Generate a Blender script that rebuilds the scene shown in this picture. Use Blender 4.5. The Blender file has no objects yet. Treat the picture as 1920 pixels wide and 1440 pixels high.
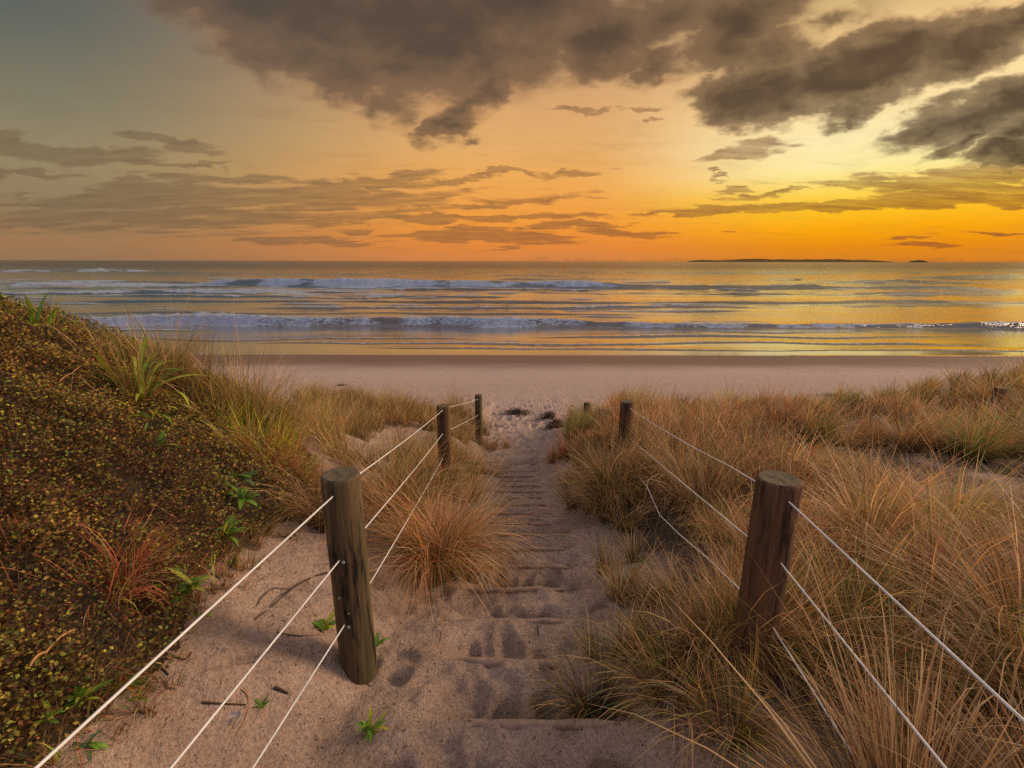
import bpy, math, random
import numpy as np
from mathutils import Matrix, Vector

random.seed(7)
RNG = np.random.default_rng(7)
R = math.radians
S = bpy.context.scene
COL = S.collection

# ------------------------------------------------------------------ camera
CAM = np.array([0.0, 0.0, 5.0])
PITCH, ROLL, FPX = R(14.5), 0.0021, 890.0
_F = np.array([0, math.cos(PITCH), -math.sin(PITCH)])
_U0 = np.array([0, math.sin(PITCH), math.cos(PITCH)])
_R0 = np.array([1.0, 0, 0])
_Rt = _R0 * math.cos(ROLL) + _U0 * math.sin(ROLL)
_Up = _U0 * math.cos(ROLL) - _R0 * math.sin(ROLL)
cd = bpy.data.cameras.new('camera')
cd.sensor_width = 36.0
cd.lens = FPX / 1920 * 36.0
cd.clip_start = 0.02
cd.clip_end = 80000
cam = bpy.data.objects.new('camera', cd)
COL.objects.link(cam)
cam.matrix_world = Matrix(((_Rt[0], _Up[0], -_F[0], CAM[0]), (_Rt[1], _Up[1], -_F[1], CAM[1]),
                           (_Rt[2], _Up[2], -_F[2], CAM[2]), (0, 0, 0, 1)))
S.camera = cam


def ray(px, py):
    d = _F + _Rt * ((px - 960) / FPX) + _Up * ((720 - py) / FPX)
    return d


def at(px, py, Y):
    d = ray(px, py)
    return CAM + d * (Y / d[1])


# ------------------------------------------------------------------ render settings
S.view_settings.view_transform = 'Standard'
S.view_settings.look = 'None'
S.view_settings.exposure = 0.0
S.view_settings.gamma = 1.0
S.view_settings.use_curve_mapping = False
S.render.engine = 'CYCLES'
S.cycles.max_bounces = 4
S.cycles.diffuse_bounces = 2
S.cycles.glossy_bounces = 2
S.cycles.transmission_bounces = 3
S.cycles.use_denoising = False
S.cycles.sample_clamp_indirect = 4.0

# ------------------------------------------------------------------ sun
SUN_AZ, SUN_EL = R(72), R(17)
sl = bpy.data.lights.new('sun', 'SUN')
sl.energy = 3.2
sl.angle = R(24)
sl.color = (1.0, 0.70, 0.46)
so = bpy.data.objects.new('sun', sl)
COL.objects.link(so)
_sd = Vector((math.sin(SUN_AZ) * math.cos(SUN_EL), math.cos(SUN_AZ) * math.cos(SUN_EL), math.sin(SUN_EL)))
so.rotation_euler = _sd.to_track_quat('Z', 'Y').to_euler()
so.location = (8, 12, 12)


# ------------------------------------------------------------------ node helper
def lin(c):
    return tuple((x / 255 / 12.92 if x / 255 <= 0.04045 else ((x / 255 + 0.055) / 1.055) ** 2.4) for x in c)


class NT:
    def __init__(s, tree):
        s.t = tree; s.n = tree.nodes; s.l = tree.links

    def put(s, sock, v):
        if isinstance(v, bpy.types.NodeSocket):
            s.l.new(v, sock)
        elif v is not None:
            if hasattr(sock.default_value, '__len__'):
                k = len(sock.default_value)
                if not hasattr(v, '__len__'):
                    v = (v,) * min(k, 3)
                v = tuple(v)
                if len(v) < k:
                    v = v + (1.0,) * (k - len(v))
                sock.default_value = v[:k]
            else:
                sock.default_value = v

    def math(s, op, a, b=None, c=None, clamp=False):
        n = s.n.new('ShaderNodeMath'); n.operation = op; n.use_clamp = clamp
        s.put(n.inputs[0], a)
        if b is not None: s.put(n.inputs[1], b)
        if c is not None: s.put(n.inputs[2], c)
        return n.outputs[0]

    def vmath(s, op, a, b=None, scale=None):
        n = s.n.new('ShaderNodeVectorMath'); n.operation = op
        s.put(n.inputs[0], a)
        if b is not None: s.put(n.inputs[1], b)
        if scale is not None: s.put(n.inputs['Scale'], scale)
        return n.outputs[0]

    def comb(s, x=0.0, y=0.0, z=0.0):
        n = s.n.new('ShaderNodeCombineXYZ')
        s.put(n.inputs[0], x); s.put(n.inputs[1], y); s.put(n.inputs[2], z)
        return n.outputs[0]

    def sep(s, v):
        n = s.n.new('ShaderNodeSeparateXYZ'); s.put(n.inputs[0], v)
        return n.outputs[0], n.outputs[1], n.outputs[2]

    def mix(s, f, a, b, blend='MIX'):
        n = s.n.new('ShaderNodeMix'); n.data_type = 'RGBA'; n.blend_type = blend
        s.put(n.inputs[0], f); s.put(n.inputs[6], a); s.put(n.inputs[7], b)
        return n.outputs[2]

    def noise(s, vec, scale, detail=3, rough=0.5, dist=0.0, col=False, dims='3D', lac=2.0):
        n = s.n.new('ShaderNodeTexNoise'); n.noise_dimensions = dims
        s.put(n.inputs['Vector'], vec); n.inputs['Scale'].default_value = scale
        n.inputs['Detail'].default_value = detail; n.inputs['Roughness'].default_value = rough
        n.inputs['Distortion'].default_value = dist; n.inputs['Lacunarity'].default_value = lac
        return n.outputs['Color'] if col else n.outputs['Fac']

    def ramp(s, fac, stops, interp='LINEAR'):
        n = s.n.new('ShaderNodeValToRGB'); s.put(n.inputs[0], fac)
        e = n.color_ramp.elements; n.color_ramp.interpolation = interp
        while len(e) > 1: e.remove(e[-1])
        e[0].position = stops[0][0]; e[0].color = tuple(stops[0][1])[:3] + (1,)
        for p, c in stops[1:]:
            k = e.new(p); k.color = tuple(c)[:3] + (1,)
        return n.outputs[0]

    def rng(s, v, a, b, c=0.0, d=1.0, smooth=False):
        n = s.n.new('ShaderNodeMapRange')
        n.interpolation_type = 'SMOOTHSTEP' if smooth else 'LINEAR'
        s.put(n.inputs['Value'], v)
        for k, x in zip(('From Min', 'From Max', 'To Min', 'To Max'), (a, b, c, d)):
            s.put(n.inputs[k], x)
        return n.outputs['Result']

    def bump(s, h, strength, dist, normal=None):
        n = s.n.new('ShaderNodeBump'); n.inputs['Strength'].default_value = strength
        n.inputs['Distance'].default_value = dist
        s.put(n.inputs['Height'], h)
        if normal is not None: s.l.new(normal, n.inputs['Normal'])
        return n.outputs[0]


# ------------------------------------------------------------------ world: dusk sky with clouds
W = bpy.data.worlds.new('World')
S.world = W
W.use_nodes = True
W.node_tree.nodes.clear()
w = NT(W.node_tree)
geo = w.n.new('ShaderNodeTexCoord').outputs['Generated']
dirn = w.vmath('NORMALIZE', geo)
dx, dy, dz = w.sep(dirn)
el = w.math('MULTIPLY', w.math('ARCSINE', dz), 180 / math.pi)
az = w.math('MULTIPLY', w.math('ARCTAN2', dx, dy), 180 / math.pi)
ef = w.math('DIVIDE', w.math('ADD', el, 2.0), 62.0, clamp=True)


def elramp(st):
    return w.ramp(ef, [((e + 2) / 62, lin(c)) for e, c in st])


near = elramp([(-2, (190, 112, 40)), (0.0, (214, 128, 38)), (1.6, (235, 142, 18)), (3.2, (252, 170, 12)), (5.0, (255, 196, 38)), (6.5, (255, 216, 88)),
               (8.5, (255, 236, 160)), (11, (255, 236, 178)), (14.5, (255, 224, 162)), (19, (238, 198, 138)),
               (25, (172, 150, 100)), (38, (176, 162, 146)), (60, (186, 180, 186))])
midc = elramp([(-2, (180, 120, 75)), (0.0, (212, 132, 72)), (1.6, (228, 136, 60)), (3.2, (240, 148, 56)), (5.0, (242, 158, 66)), (8.5, (240, 170, 86)),
               (12, (230, 174, 106)), (17, (214, 164, 112)), (25, (170, 140, 110)), (38, (176, 160, 146)), (60, (186, 180, 186))])
farc = elramp([(-2, (120, 100, 85)), (0.0, (150, 116, 84)), (1.5, (160, 120, 82)), (4.5, (146, 124, 92)), (8.5, (150, 135, 102)), (12, (130, 124, 102)),
               (18, (98, 103, 95)), (25, (74, 85, 88)), (38, (146, 146, 146)), (60, (186, 180, 186))])
back = elramp([(-2, (130, 124, 138)), (0.0, (166, 150, 164)), (8, (200, 184, 196)), (20, (206, 196, 210)), (40, (198, 191, 206)), (60, (186, 180, 186))])
# azimuth away from the glow
sky = w.mix(w.rng(az, -44, -1, smooth=True), farc, midc)
sky = w.mix(w.rng(az, 6, 33, smooth=True), sky, near)
sky = w.mix(w.rng(az, 40, 85, smooth=True), sky, farc)
aabs = w.math('ABSOLUTE', w.math('SUBTRACT', az, 5.0))
sky = w.mix(w.rng(aabs, 75, 140, smooth=True), sky, back)

# cloud coordinates: gnomonic (u, v) about the sea horizon for the placed clouds, cloud plane for the texture
ys = w.math('MAXIMUM', dy, 0.12)
u = w.math('DIVIDE', dx, ys)
v = w.math('DIVIDE', dz, ys)
zc = w.math('ADD', w.math('MAXIMUM', dz, 0.0), 0.10)
plane = w.comb(w.math('DIVIDE', dx, zc), w.math('DIVIDE', dy, zc), 0.0)
warp = w.vmath('SUBTRACT', w.noise(plane, 1.3, 5, 0.62, col=True), (0.5, 0.5, 0.5))
warp2 = w.vmath('SUBTRACT', w.noise(w.vmath('MULTIPLY', w.comb(u, v, 0), (1.0, 1.6, 1)), 9.0, 4, 0.6, col=True), (0.5, 0.5, 0.5))
uvx = w.comb(u, v, 0.0)
hsc = w.rng(v, 0.0, 0.25, 0.25, 1.0)          # warps shrink toward the horizon
off = w.vmath('ADD', w.vmath('SCALE', w.vmath('MULTIPLY', warp, (0.20, 0.10, 0)), scale=hsc),
              w.vmath('SCALE', w.vmath('MULTIPLY', warp2, (0.11, 0.075, 0)), scale=hsc))
uvw = w.vmath('ADD', uvx, off)


def blob(cx, cy, rx, ry, ang, s):
    """an ellipse of cloud centred where the photo shows one; size in photo pixels, read as a direction"""
    c0 = ray(cx, cy); c0 = (c0[0] / c0[1], c0[2] / c0[1])
    a = R(ang)
    e = ray(cx + rx * math.cos(a), cy - rx * math.sin(a)); e = (e[0] / e[1] - c0[0], e[2] / e[1] - c0[1])
    g = ray(cx + ry * math.sin(a), cy + ry * math.cos(a)); g = (g[0] / g[1] - c0[0], g[2] / g[1] - c0[1])
    le = math.hypot(*e); lg = math.hypot(*g)
    th = math.atan2(e[1], e[0])
    m = w.n.new('ShaderNodeMapping'); m.vector_type = 'TEXTURE'
    m.inputs['Location'].default_value = (c0[0], c0[1], 0)
    m.inputs['Rotation'].default_value = (0, 0, th)
    m.inputs['Scale'].default_value = (le * 1.35, lg * 1.35, 1)
    w.l.new(uvw, m.inputs['Vector'])
    q = w.n.new('ShaderNodeTexGradient'); q.gradient_type = 'SPHERICAL'
    w.l.new(m.outputs[0], q.inputs[0])
    return w.math('MULTIPLY', q.outputs['Fac'], s)


def group(lst):
    acc = None
    for b in lst:
        f = blob(*b)
        acc = f if acc is None else w.math('SMOOTH_MAX', acc, f, 0.12)
    return acc


HEAVY = [(560, 5, 290, 95, -8, 1.25), (800, 40, 280, 150, -5, 1.25), (980, 10, 190, 120, 10, 1.2), (640, 120, 200, 80, -15, 0.95),
         (890, 180, 120, 52, 42, 1.35), (845, 225, 62, 26, 20, 1.3), (700, 180, 130, 45, -12, 0.72),
         (1140, 60, 95, 75, 20, 1.15), (1250, 20, 140, 60, 5, 0.9), (1215, 115, 80, 34, 40, 0.85), (1390, 45, 190, 62, 22, 1.05), (1480, 80, 110, 45, 25, .8),
         (1450, 172, 130, 66, 4, 1.7), (1620, 128, 210, 66, 16, 1.8), (1690, 70, 90, 50, 0, 1.35), (1820, 75, 170, 52, 20, 1.45), (1900, 30, 110, 40, 20, 1.2),
         (1850, 205, 200, 48, 14, 1.35), (1740, 235, 110, 26, 10, 1.0), (1810, 262, 70, 26, 25, 1.2), (1910, 250, 70, 34, 20, 1.1), (1890, 287, 85, 24, 4, 1.35),
         (1385, 200, 60, 30, 10, .95), (1580, 20, 120, 26, 15, .65), (1330, 165, 80, 22, 20, .6)]
LIGHT = [(1390, 283, 95, 17, 12, 1.0), (1345, 330, 22, 5, 3, .9), (1090, 213, 70, 10, 6, .8), (1200, 203, 55, 9, 4, .9), (1385, 350, 35, 9, 5, .9),
         (450, 336, 200, 16, -3, 1.0), (690, 335, 170, 17, 2, 1.1), (900, 335, 260, 10, 6, .85), (300, 375, 330, 34, 2, .95), (640, 375, 330, 24, 0, .95),
         (900, 384, 240, 9, 3, .9), (200, 410, 420, 34, 0, .85), (850, 411, 380, 8, 1, 1.1), (540, 408, 300, 20, 0, .8),
         (575, 450, 135, 11, -2, 1.25), (665, 432, 34, 5, 0, 1.1), (880, 441, 150, 14, 1, 1.3), (985, 446, 110, 11, -2, 1.2), (1090, 423, 90, 6, 2, 1.3), (1170, 436, 100, 8, -4, 1.25),
         (945, 464, 40, 4, 2, 1.0), (80, 282, 165, 22, -8, 1.15), (200, 290, 100, 18, 0, .9), (320, 268, 110, 14, -8, .95), (340, 301, 105, 8, 2, 1.15), (90, 323, 75, 7, -3, 1.0),
         (230, 339, 24, 6, 0, 1.0), (40, 372, 85, 7, 2, .9), (0, 335, 40, 14, 0, .9),
         (1790, 345, 240, 20, -1, 1.35), (1640, 342, 140, 8, 3, 1.0), (1830, 372, 260, 16, 0, 1.3), (1560, 384, 330, 12, 2, 1.35), (1330, 397, 130, 7, 2, 1.15), (1250, 400, 90, 4, 0, .9),
         (1480, 355, 160, 6, 6, .8), (1370, 437, 18, 3, 0, 1.1), (1710, 446, 45, 3, 0, 1.0), (1740, 459, 75, 5, 1, 1.0), (1870, 437, 110, 4, 1, 1.1), (1870, 320, 120, 16, 4, 1.0),
         (400, 75, 150, 26, -12, .6), (560, 110, 150, 30, -12, .6)]
LOW = [(1040, 477, 240, 10, 0, 1.0), (1480, 474, 200, 14, 0, 1.1), (1330, 478, 200, 9, 0, .95), (1750, 476, 140, 10, 0, .9), (270, 484, 60, 5, 0, .9)]
fine = w.math('ADD', w.math('MULTIPLY', w.noise(plane, 3.0, 7, 0.62, dist=0.3), 0.5), w.math('MULTIPLY', w.noise(w.vmath('MULTIPLY', w.comb(u, w.math('ADD', v, w.math('MULTIPLY', u, -0.12)), 0.4), (1.0, 1.7, 1)), 8.0, 7, 0.6, dist=0.2), 0.55))
stre = w.noise(w.vmath('MULTIPLY', plane, (0.6, 1.7, 1)), 2.2, 5, 0.6, dist=0.4)
hv = group(HEAVY)
lt = group(LIGHT)
frontal = w.rng(dy, 0.12, 0.3, smooth=True)
hd = w.math('ADD', w.math('MULTIPLY', hv, 1.25), w.math('MULTIPLY', w.math('SUBTRACT', fine, 0.525), 1.7))
ld = w.math('ADD', lt, w.math('MULTIPLY', w.math('SUBTRACT', stre, 0.5), 1.9))
ha = w.math('MULTIPLY', w.rng(hd, 0.06, 0.60, smooth=True), w.rng(hv, 0.02, 0.2))
la = w.math('MULTIPLY', w.math('MULTIPLY', w.rng(ld, 0.20, 0.60, smooth=True), w.rng(w.noise(w.vmath('MULTIPLY', plane, (0.7, 2.2, 1)), 3.2, 6, 0.66), 0.32, 0.62, 0.6, 1.12)), w.rng(lt, 0.02, 0.2))
# thin scattered cloud everywhere else, overhead and behind
gen = w.noise(plane, 0.9, 7, 0.6, dist=0.5)
outside = w.math('SUBTRACT', 1.0, w.math('MULTIPLY', frontal, w.rng(el, 30, 24, smooth=True)))
ga = w.math('MULTIPLY', w.rng(gen, 0.47, 0.66, smooth=True), outside)
ga = w.math('MULTIPLY', ga, w.rng(el, 1, 12, smooth=True))
wisp = w.math('MULTIPLY', w.rng(w.noise(w.vmath('MULTIPLY', plane, (0.5, 1.5, 1)), 1.6, 6, 0.65, dist=0.8), 0.5, 0.72, smooth=True), 0.14)

thick = w.rng(hd, 0.15, 1.35)
vol = w.noise(w.comb(u, w.math('MULTIPLY', v, 1.5), 0.7), 6.5, 6, 0.6, dist=0.3)
cl_edge = w.mix(0.55, sky, lin((150, 108, 78)))
cl_core = w.mix(w.rng(az, -40, 35), lin((88, 77, 68)), lin((80, 61, 46)))
cl_mid = w.mix(0.38, cl_core, cl_edge)
tk = w.math('ADD', thick, w.math('MULTIPLY', w.math('SUBTRACT', vol, 0.5), 1.5))
heavy_c = w.mix(w.rng(tk, 0.0, 0.34), cl_edge, cl_mid)
heavy_c = w.mix(w.rng(tk, 0.28, 1.15, smooth=True), heavy_c, cl_core)
low_c = w.mix(w.rng(az, -20, 40), w.mix(0.30, lin((112, 90, 66)), sky), w.mix(0.22, lin((128, 66, 46)), sky))
c = w.mix(wisp, sky, low_c)
c = w.mix(w.math('MULTIPLY', ga, 0.8), c, w.mix(0.5, sky, lin((84, 82, 86))))
c = w.mix(w.math('MULTIPLY', w.math('MULTIPLY', la, frontal), 0.86), c, low_c)
c = w.mix(w.math('MULTIPLY', w.math('MULTIPLY', ha, frontal), 0.97), c, heavy_c)
# small cumulus line low on the horizon
cum = w.noise(w.comb(w.math('MULTIPLY', u, 1.0), 0, 0), 26.0, 4, 0.6)
cumh = w.math('MULTIPLY', w.rng(cum, 0.38, 0.70), w.rng(w.noise(w.comb(u, 3.3, 0), 3.0, 1), 0.35, 0.6, 0.004, 0.013))
ca = w.math('MULTIPLY', w.rng(w.math('SUBTRACT', cumh, v), -0.003, 0.002, smooth=True), w.rng(az, -12, 6, 0.1, 0.35))
c = w.mix(w.math('MULTIPLY', ca, frontal), c, w.mix(0.72, sky, lin((120, 84, 60))))

nish = w.n.new('ShaderNodeTexSky')
nish.sky_type = 'NISHITA'; nish.sun_disc = False
nish.sun_elevation = SUN_EL; nish.sun_rotation = SUN_AZ
nish.air_density = 1.6; nish.dust_density = 2.0
c = w.vmath('ADD', c, w.vmath('SCALE', nish.outputs[0], scale=0.0002))
# below the horizon: dim ground-like tone (never seen, the terrain covers it)
c = w.mix(w.rng(el, -3.0, -1.2), lin((70, 66, 62)), c)
bg = w.n.new('ShaderNodeBackground'); w.put(bg.inputs[0], c); bg.inputs[1].default_value = 1.0
wo = w.n.new('ShaderNodeOutputWorld'); w.l.new(bg.outputs[0], wo.inputs[0])
W.cycles.sampling_method = 'NONE'


# ------------------------------------------------------------------ scene helpers
def tag(o, label=None, cat=None, group=None, kind=None):
    if label: o['label'] = label
    if cat: o['category'] = cat
    if group: o['group'] = group
    if kind: o['kind'] = kind
    return o


def empty(name, loc, label, cat, group=None):
    o = bpy.data.objects.new(name, None); COL.objects.link(o)
    o.location = loc; o.empty_display_size = 0.05
    return tag(o, label, cat, group)


def mesh_np(name, verts, quads=None, tris=None, cols=None, attrs=None, mat=None, parent=None, smooth=False, origin=None):
    verts = np.asarray(verts, dtype=np.float64)
    if origin is not None:
        verts = verts - np.asarray(origin)
    nq = 0 if quads is None else len(quads); nt = 0 if tris is None else len(tris)
    me = bpy.data.meshes.new(name)
    me.vertices.add(len(verts)); me.vertices.foreach_set('co', verts.astype(np.float32).ravel())
    li = []
    if nq: li.append(np.asarray(quads).ravel())
    if nt: li.append(np.asarray(tris).ravel())
    li = np.concatenate(li).astype(np.int32)
    me.loops.add(len(li)); me.loops.foreach_set('vertex_index', li)
    st = np.concatenate([np.arange(nq) * 4, nq * 4 + np.arange(nt) * 3]).astype(np.int32)
    me.polygons.add(nq + nt); me.polygons.foreach_set('loop_start', st)
    me.polygons.foreach_set('loop_total', np.concatenate([np.full(nq, 4), np.full(nt, 3)]).astype(np.int32))
    if smooth:
        me.polygons.foreach_set('use_smooth', np.ones(nq + nt, dtype=bool))
    me.update(calc_edges=True)
    if cols is not None:
        a = me.color_attributes.new('tint', 'FLOAT_COLOR', 'POINT')
        cc = np.ones((len(verts), 4), np.float32); cc[:, :3] = cols
        a.data.foreach_set('color', cc.ravel())
    for k, x in (attrs or {}).items():
        a = me.attributes.new(k, 'FLOAT', 'POINT'); a.data.foreach_set('value', np.asarray(x, np.float32).ravel())
    if mat: me.materials.append(mat)
    o = bpy.data.objects.new(name, me); COL.objects.link(o)
    if origin is not None: o.location = tuple(origin)
    if parent is not None: o.parent = parent
    return o


def _hash(ix, iy, seed):
    h = (ix.astype(np.int64) * 374761393 + iy.astype(np.int64) * 668265263 + seed * 1274126177) & 0xFFFFFFFF
    h = ((h ^ (h >> 13)) * 1274126177) & 0xFFFFFFFF
    return ((h ^ (h >> 16)) & 0xFFFFFF) / float(0xFFFFFF)


def vnoise(x, y, seed=0):
    x = np.asarray(x, float); y = np.asarray(y, float)
    ix = np.floor(x); iy = np.floor(y); fx = x - ix; fy = y - iy
    fx = fx * fx * (3 - 2 * fx); fy = fy * fy * (3 - 2 * fy)
    a = _hash(ix, iy, seed); b = _hash(ix + 1, iy, seed); c_ = _hash(ix, iy + 1, seed); d = _hash(ix + 1, iy + 1, seed)
    return (a * (1 - fx) + b * fx) * (1 - fy) + (c_ * (1 - fx) + d * fx) * fy


def fbm(x, y, octs=4, seed=0, rough=0.5):
    s = 0; a = 1; t = 0
    for k in range(octs):
        s = s + a * (vnoise(x * 2 ** k + 17.3 * k, y * 2 ** k - 9.1 * k, seed + k) - 0.5); t += a; a *= rough
    return s / t * 2


def sst(x, a, b):
    t = np.clip((np.asarray(x, float) - a) / (b - a), 0, 1)
    return t * t * (3 - 2 * t)


def new_mat(name):
    m = bpy.data.materials.new(name); m.use_nodes = True
    n = NT(m.node_tree)
    p = m.node_tree.nodes['Principled BSDF']
    return m, n, p


def attr(n, name, col=False):
    a = n.n.new('ShaderNodeAttribute'); a.attribute_name = name
    return a.outputs['Color'] if col else a.outputs['Fac']


# ------------------------------------------------------------------ terrain height
_by = np.array([-60, -8, 0, 6.2, 7.2, 8.2, 9.5, 12, 25.7, 40, 80, 200, 60000.0])
_bd = np.array([0.9, 1.0, 1.25, 3.11, 3.40, 3.62, 3.86, 4.15, 5.0, 5.9, 7.6, 9, 9.0])
STEP_D0, STEP_T, STEP_R = 1.41, 0.40, 0.12
DENTS = []
for k in range(190):
    dd = random.uniform(1.0, 8.2)
    dd = 1.41 + .4 * math.floor((dd - 1.41) / .4) + random.uniform(.14, .27)
    DENTS.append((random.gauss(0.12, 0.20), dd, random.uniform(0.028, 0.06), random.uniform(0.05, 0.13), random.uniform(-1.2, 1.2), random.uniform(0.008, 0.03)))
for k in range(60):
    DENTS.append((random.uniform(-1.1, 0.9), random.uniform(0.9, 2.8), random.uniform(0.03, 0.09), random.uniform(0.04, 0.11), random.uniform(-3, 3), random.uniform(0.008, 0.022)))
for k in range(240):
    yy = random.uniform(7.8, 14.5)
    DENTS.append((random.gauss(0.15 + (yy - 8) * 0.02, 0.45 + (yy - 8) * 0.35), yy, random.uniform(0.05, 0.085), random.uniform(0.10, 0.17), random.uniform(-0.9, 0.9), random.uniform(0.02, 0.05)))


def base(y):
    return 5.0 - np.interp(y, _by, _bd)


def height(x, y, detail=True):
    x = np.asarray(x, float); y = np.asarray(y, float)
    b = (base(y - 0.5) + base(y) + base(y + 0.5)) / 3
    b = np.where((y > -1) & (y < 6), base(y), b)
    z = b.copy()
    # left: sand shoulder climbing to the shrub-covered mound
    L = -0.62 - x + 0.12 * fbm(x * 1.3, y * 1.3, 2, 5)
    capl = np.interp(y, [-30, -3, 2, 4.0, 5.2, 6.5, 9.0, 11.0, 13.5, 15], [1.4, 1.6, 2.2, 2.1, 1.5, 1.02, 1.05, 0.75, 0.05, 0.0])
    capl = capl * (1 - 0.45 * sst(-x, 5.5, 10) * (y > 4) - 0.0)
    rl = np.maximum(L, 0) * 0.62
    rl = np.where(L > 0, capl * (1 - np.exp(-rl / np.maximum(capl, 1e-3) * 1.22)), 0)
    rl = rl + 0.15 * np.maximum(L - 0.8, 0) * (L < 20) * np.interp(y, [-30, -4, 2, 4.2, 5.4, 6.2], [0, .5, 1, 1, .3, 0]) * (1 - sst(-x, 4.5, 9))
    hollow = -0.18 * np.exp(-((x + 1.6) / 0.6) ** 2 - ((y - 6.6) / 0.8) ** 2)
    z = z + rl + hollow
    # right: grassy dune
    Rr = x - 0.62 + 0.12 * fbm(x * 1.1, y * 1.1, 2, 9)
    capr = np.interp(y, [-30, 0, 1.6, 4, 6.5, 8.0, 9.6, 11.5, 13.5, 15], [0.6, 0.2, 0.12, 0.40, 0.68, 0.78, 0.76, 0.45, 0.04, 0])
    z = z + capr * sst(Rr, 0, 1.7)
    z = z + sst(x, 6.0, 11.5) * 0.75 * np.interp(y, [-5, 3, 8, 11, 15], [0.1, 0.2, 0.9, 0.9, 0])
    for (mx, my, sx, sy, mh) in ((1.35, 6.6, .55, .9, .34), (1.25, 4.6, .5, .7, .30), (-1.05, 7.6, .42, .9, .30), (-1.0, 5.7, .40, .7, .22), (1.0, 8.6, .45, .8, .25), (-.85, 3.0, .28, .45, .10), (1.35, 2.7, .35, .5, .16), (2.6, 3.6, .6, .5, .14), (3.4, 5.4, .8, .6, .16)):
        z = z + mh * np.exp(-((x - mx) / sx) ** 2 - ((y - my) / sy) ** 2)
    dune = np.interp(y, [-30, 0.5, 12, 16], [1, 1, 1, 0.0])
    z = z + dune * 0.16 * fbm(x * 0.55, y * 0.55, 3, 21) * sst(np.abs(x - 0.1), 0.5, 1.6)
    # steps worn into the path: the ground falls away from the camera at each board
    n = np.ceil((y - STEP_D0) / STEP_T - 1e-6)
    yn = STEP_D0 + n * STEP_T
    back_ = yn - y                      # distance to the next board ahead
    tread = base(yn)
    prev = base(yn - STEP_T)
    fall = sst(back_, STEP_T - 0.035, STEP_T)     # just beyond the previous board
    prof = tread * (1 - fall) + prev * fall
    prof = prof - 0.034 * np.sin(np.clip(back_ / STEP_T, 0, 1) * math.pi) ** 1
    m = sst(x + 0.06 * fbm(y * 2, x * 0 + 1, 2, 3), -0.40, -0.20) * (1 - sst(x + 0.06 * fbm(y * 2, x * 0 + 4, 2, 4), 0.40, 0.60))
    m = m * sst(y, 0.55, 0.8) * (1 - sst(y, 7.3, 8.2))
    z = z * (1 - m) + prof * m
    if detail:
        near_ = 1 - sst(y, 14, 18)
        near_ = near_ * (1 - m * np.interp(y, [1.5, 3.5], [0.55, 0.8]))
        z = z + near_ * (0.026 * fbm(x * 3.1, y * 3.1, 3, 31) + 0.017 * fbm(x * 9, y * 9, 3, 41))
        z = z + near_ * 0.008 * fbm(x * 30, y * 30, 2, 43) * (np.abs(x) < 6)
        for (cx, cy, rx, ry, a, dep) in DENTS:
            k = (np.abs(x - cx) < 0.4) & (np.abs(y - cy) < 0.4)
            if not k.any(): continue
            ex = x[k] - cx; ey = y[k] - cy; ca, sa = math.cos(a), math.sin(a)
            q = ((ex * ca + ey * sa) / rx) ** 2 + ((-ex * sa + ey * ca) / ry) ** 2
            z[k] += dep * (-np.exp(-(q ** 2.6)) + 0.42 * np.exp(-((np.sqrt(q) - 1.45) / 0.35) ** 2))
        # tiny low ridges on the beach
        z = z + 0.012 * fbm(x * 0.5, y * 2.2, 3, 61) * sst(y, 11, 13) * (1 - sst(y, 20, 23))
    return z


def H(x, y):
    return float(height(np.array([float(x)]), np.array([float(y)]), True)[0])


def ground_at(px, py, ymax=26):
    d = ray(px, py); d = d / d[1]
    ys = np.concatenate([np.arange(0.6, 6, 0.01), np.arange(6, ymax, 0.03)])
    hs = height(d[0] * ys, ys, True)
    zs = 5 + d[2] * ys
    k = np.nonzero(zs <= hs)[0]
    i = k[0] if len(k) else len(ys) - 1
    return np.array([d[0] * ys[i], ys[i], hs[i]])


def grow(a, step, f, end):
    out = [a]
    while abs(out[-1]) < abs(end):
        out.append(out[-1] + step); step *= f
    return out


# ------------------------------------------------------------------ ground
xs = np.array(sorted(set([round(v, 5) for v in np.arange(-2.1, 1.6, 0.018)] + [-v for v in grow(2.12, 0.022, 1.05, 40000)] + grow(1.62, 0.022, 1.05, 40000))))
ysg = []
yv = 0.5
while yv < 90:
    ysg.append(yv)
    yv += max(0.0165, 0.0060 * yv if yv < 14 else (0.010 * yv if yv < 27 else 0.05 * yv))
while yv < 40000:
    ysg.append(yv); yv *= 1.6
ysg = [-v for v in grow(0.0, 0.06, 1.3, 4000)][::-1][:-1] + list(np.arange(0, 0.5, 0.03)) + ysg
ysg = np.array(sorted(set(ysg)))
GX, GY = np.meshgrid(xs, ysg)
GZ = height(GX.ravel(), GY.ravel()).reshape(GX.shape)
GS = height(GX.ravel(), GY.ravel(), False).reshape(GX.shape)
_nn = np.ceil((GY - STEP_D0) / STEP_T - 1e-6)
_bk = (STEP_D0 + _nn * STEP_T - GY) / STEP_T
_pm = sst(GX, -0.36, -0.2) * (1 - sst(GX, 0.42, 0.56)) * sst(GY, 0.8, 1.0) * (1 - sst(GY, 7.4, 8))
HOLLOW_SHADE = np.clip(_pm * sst(_bk, 0.35, 0.95) * (0.55 + 0.9 * fbm(GX * 6, GY * 6, 3, 71)) + np.clip((GS - GZ) * 38 - 0.30, 0, 0.9) * (GY < 16), 0, 1)  # shade just beyond each board and in the dents, painted as darker sand
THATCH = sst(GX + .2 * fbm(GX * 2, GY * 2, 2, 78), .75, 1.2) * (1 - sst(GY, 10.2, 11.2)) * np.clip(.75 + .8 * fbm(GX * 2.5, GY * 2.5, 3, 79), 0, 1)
nx, ny = len(xs), len(ysg)
idx = np.arange(nx * ny).reshape(ny, nx)
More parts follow.
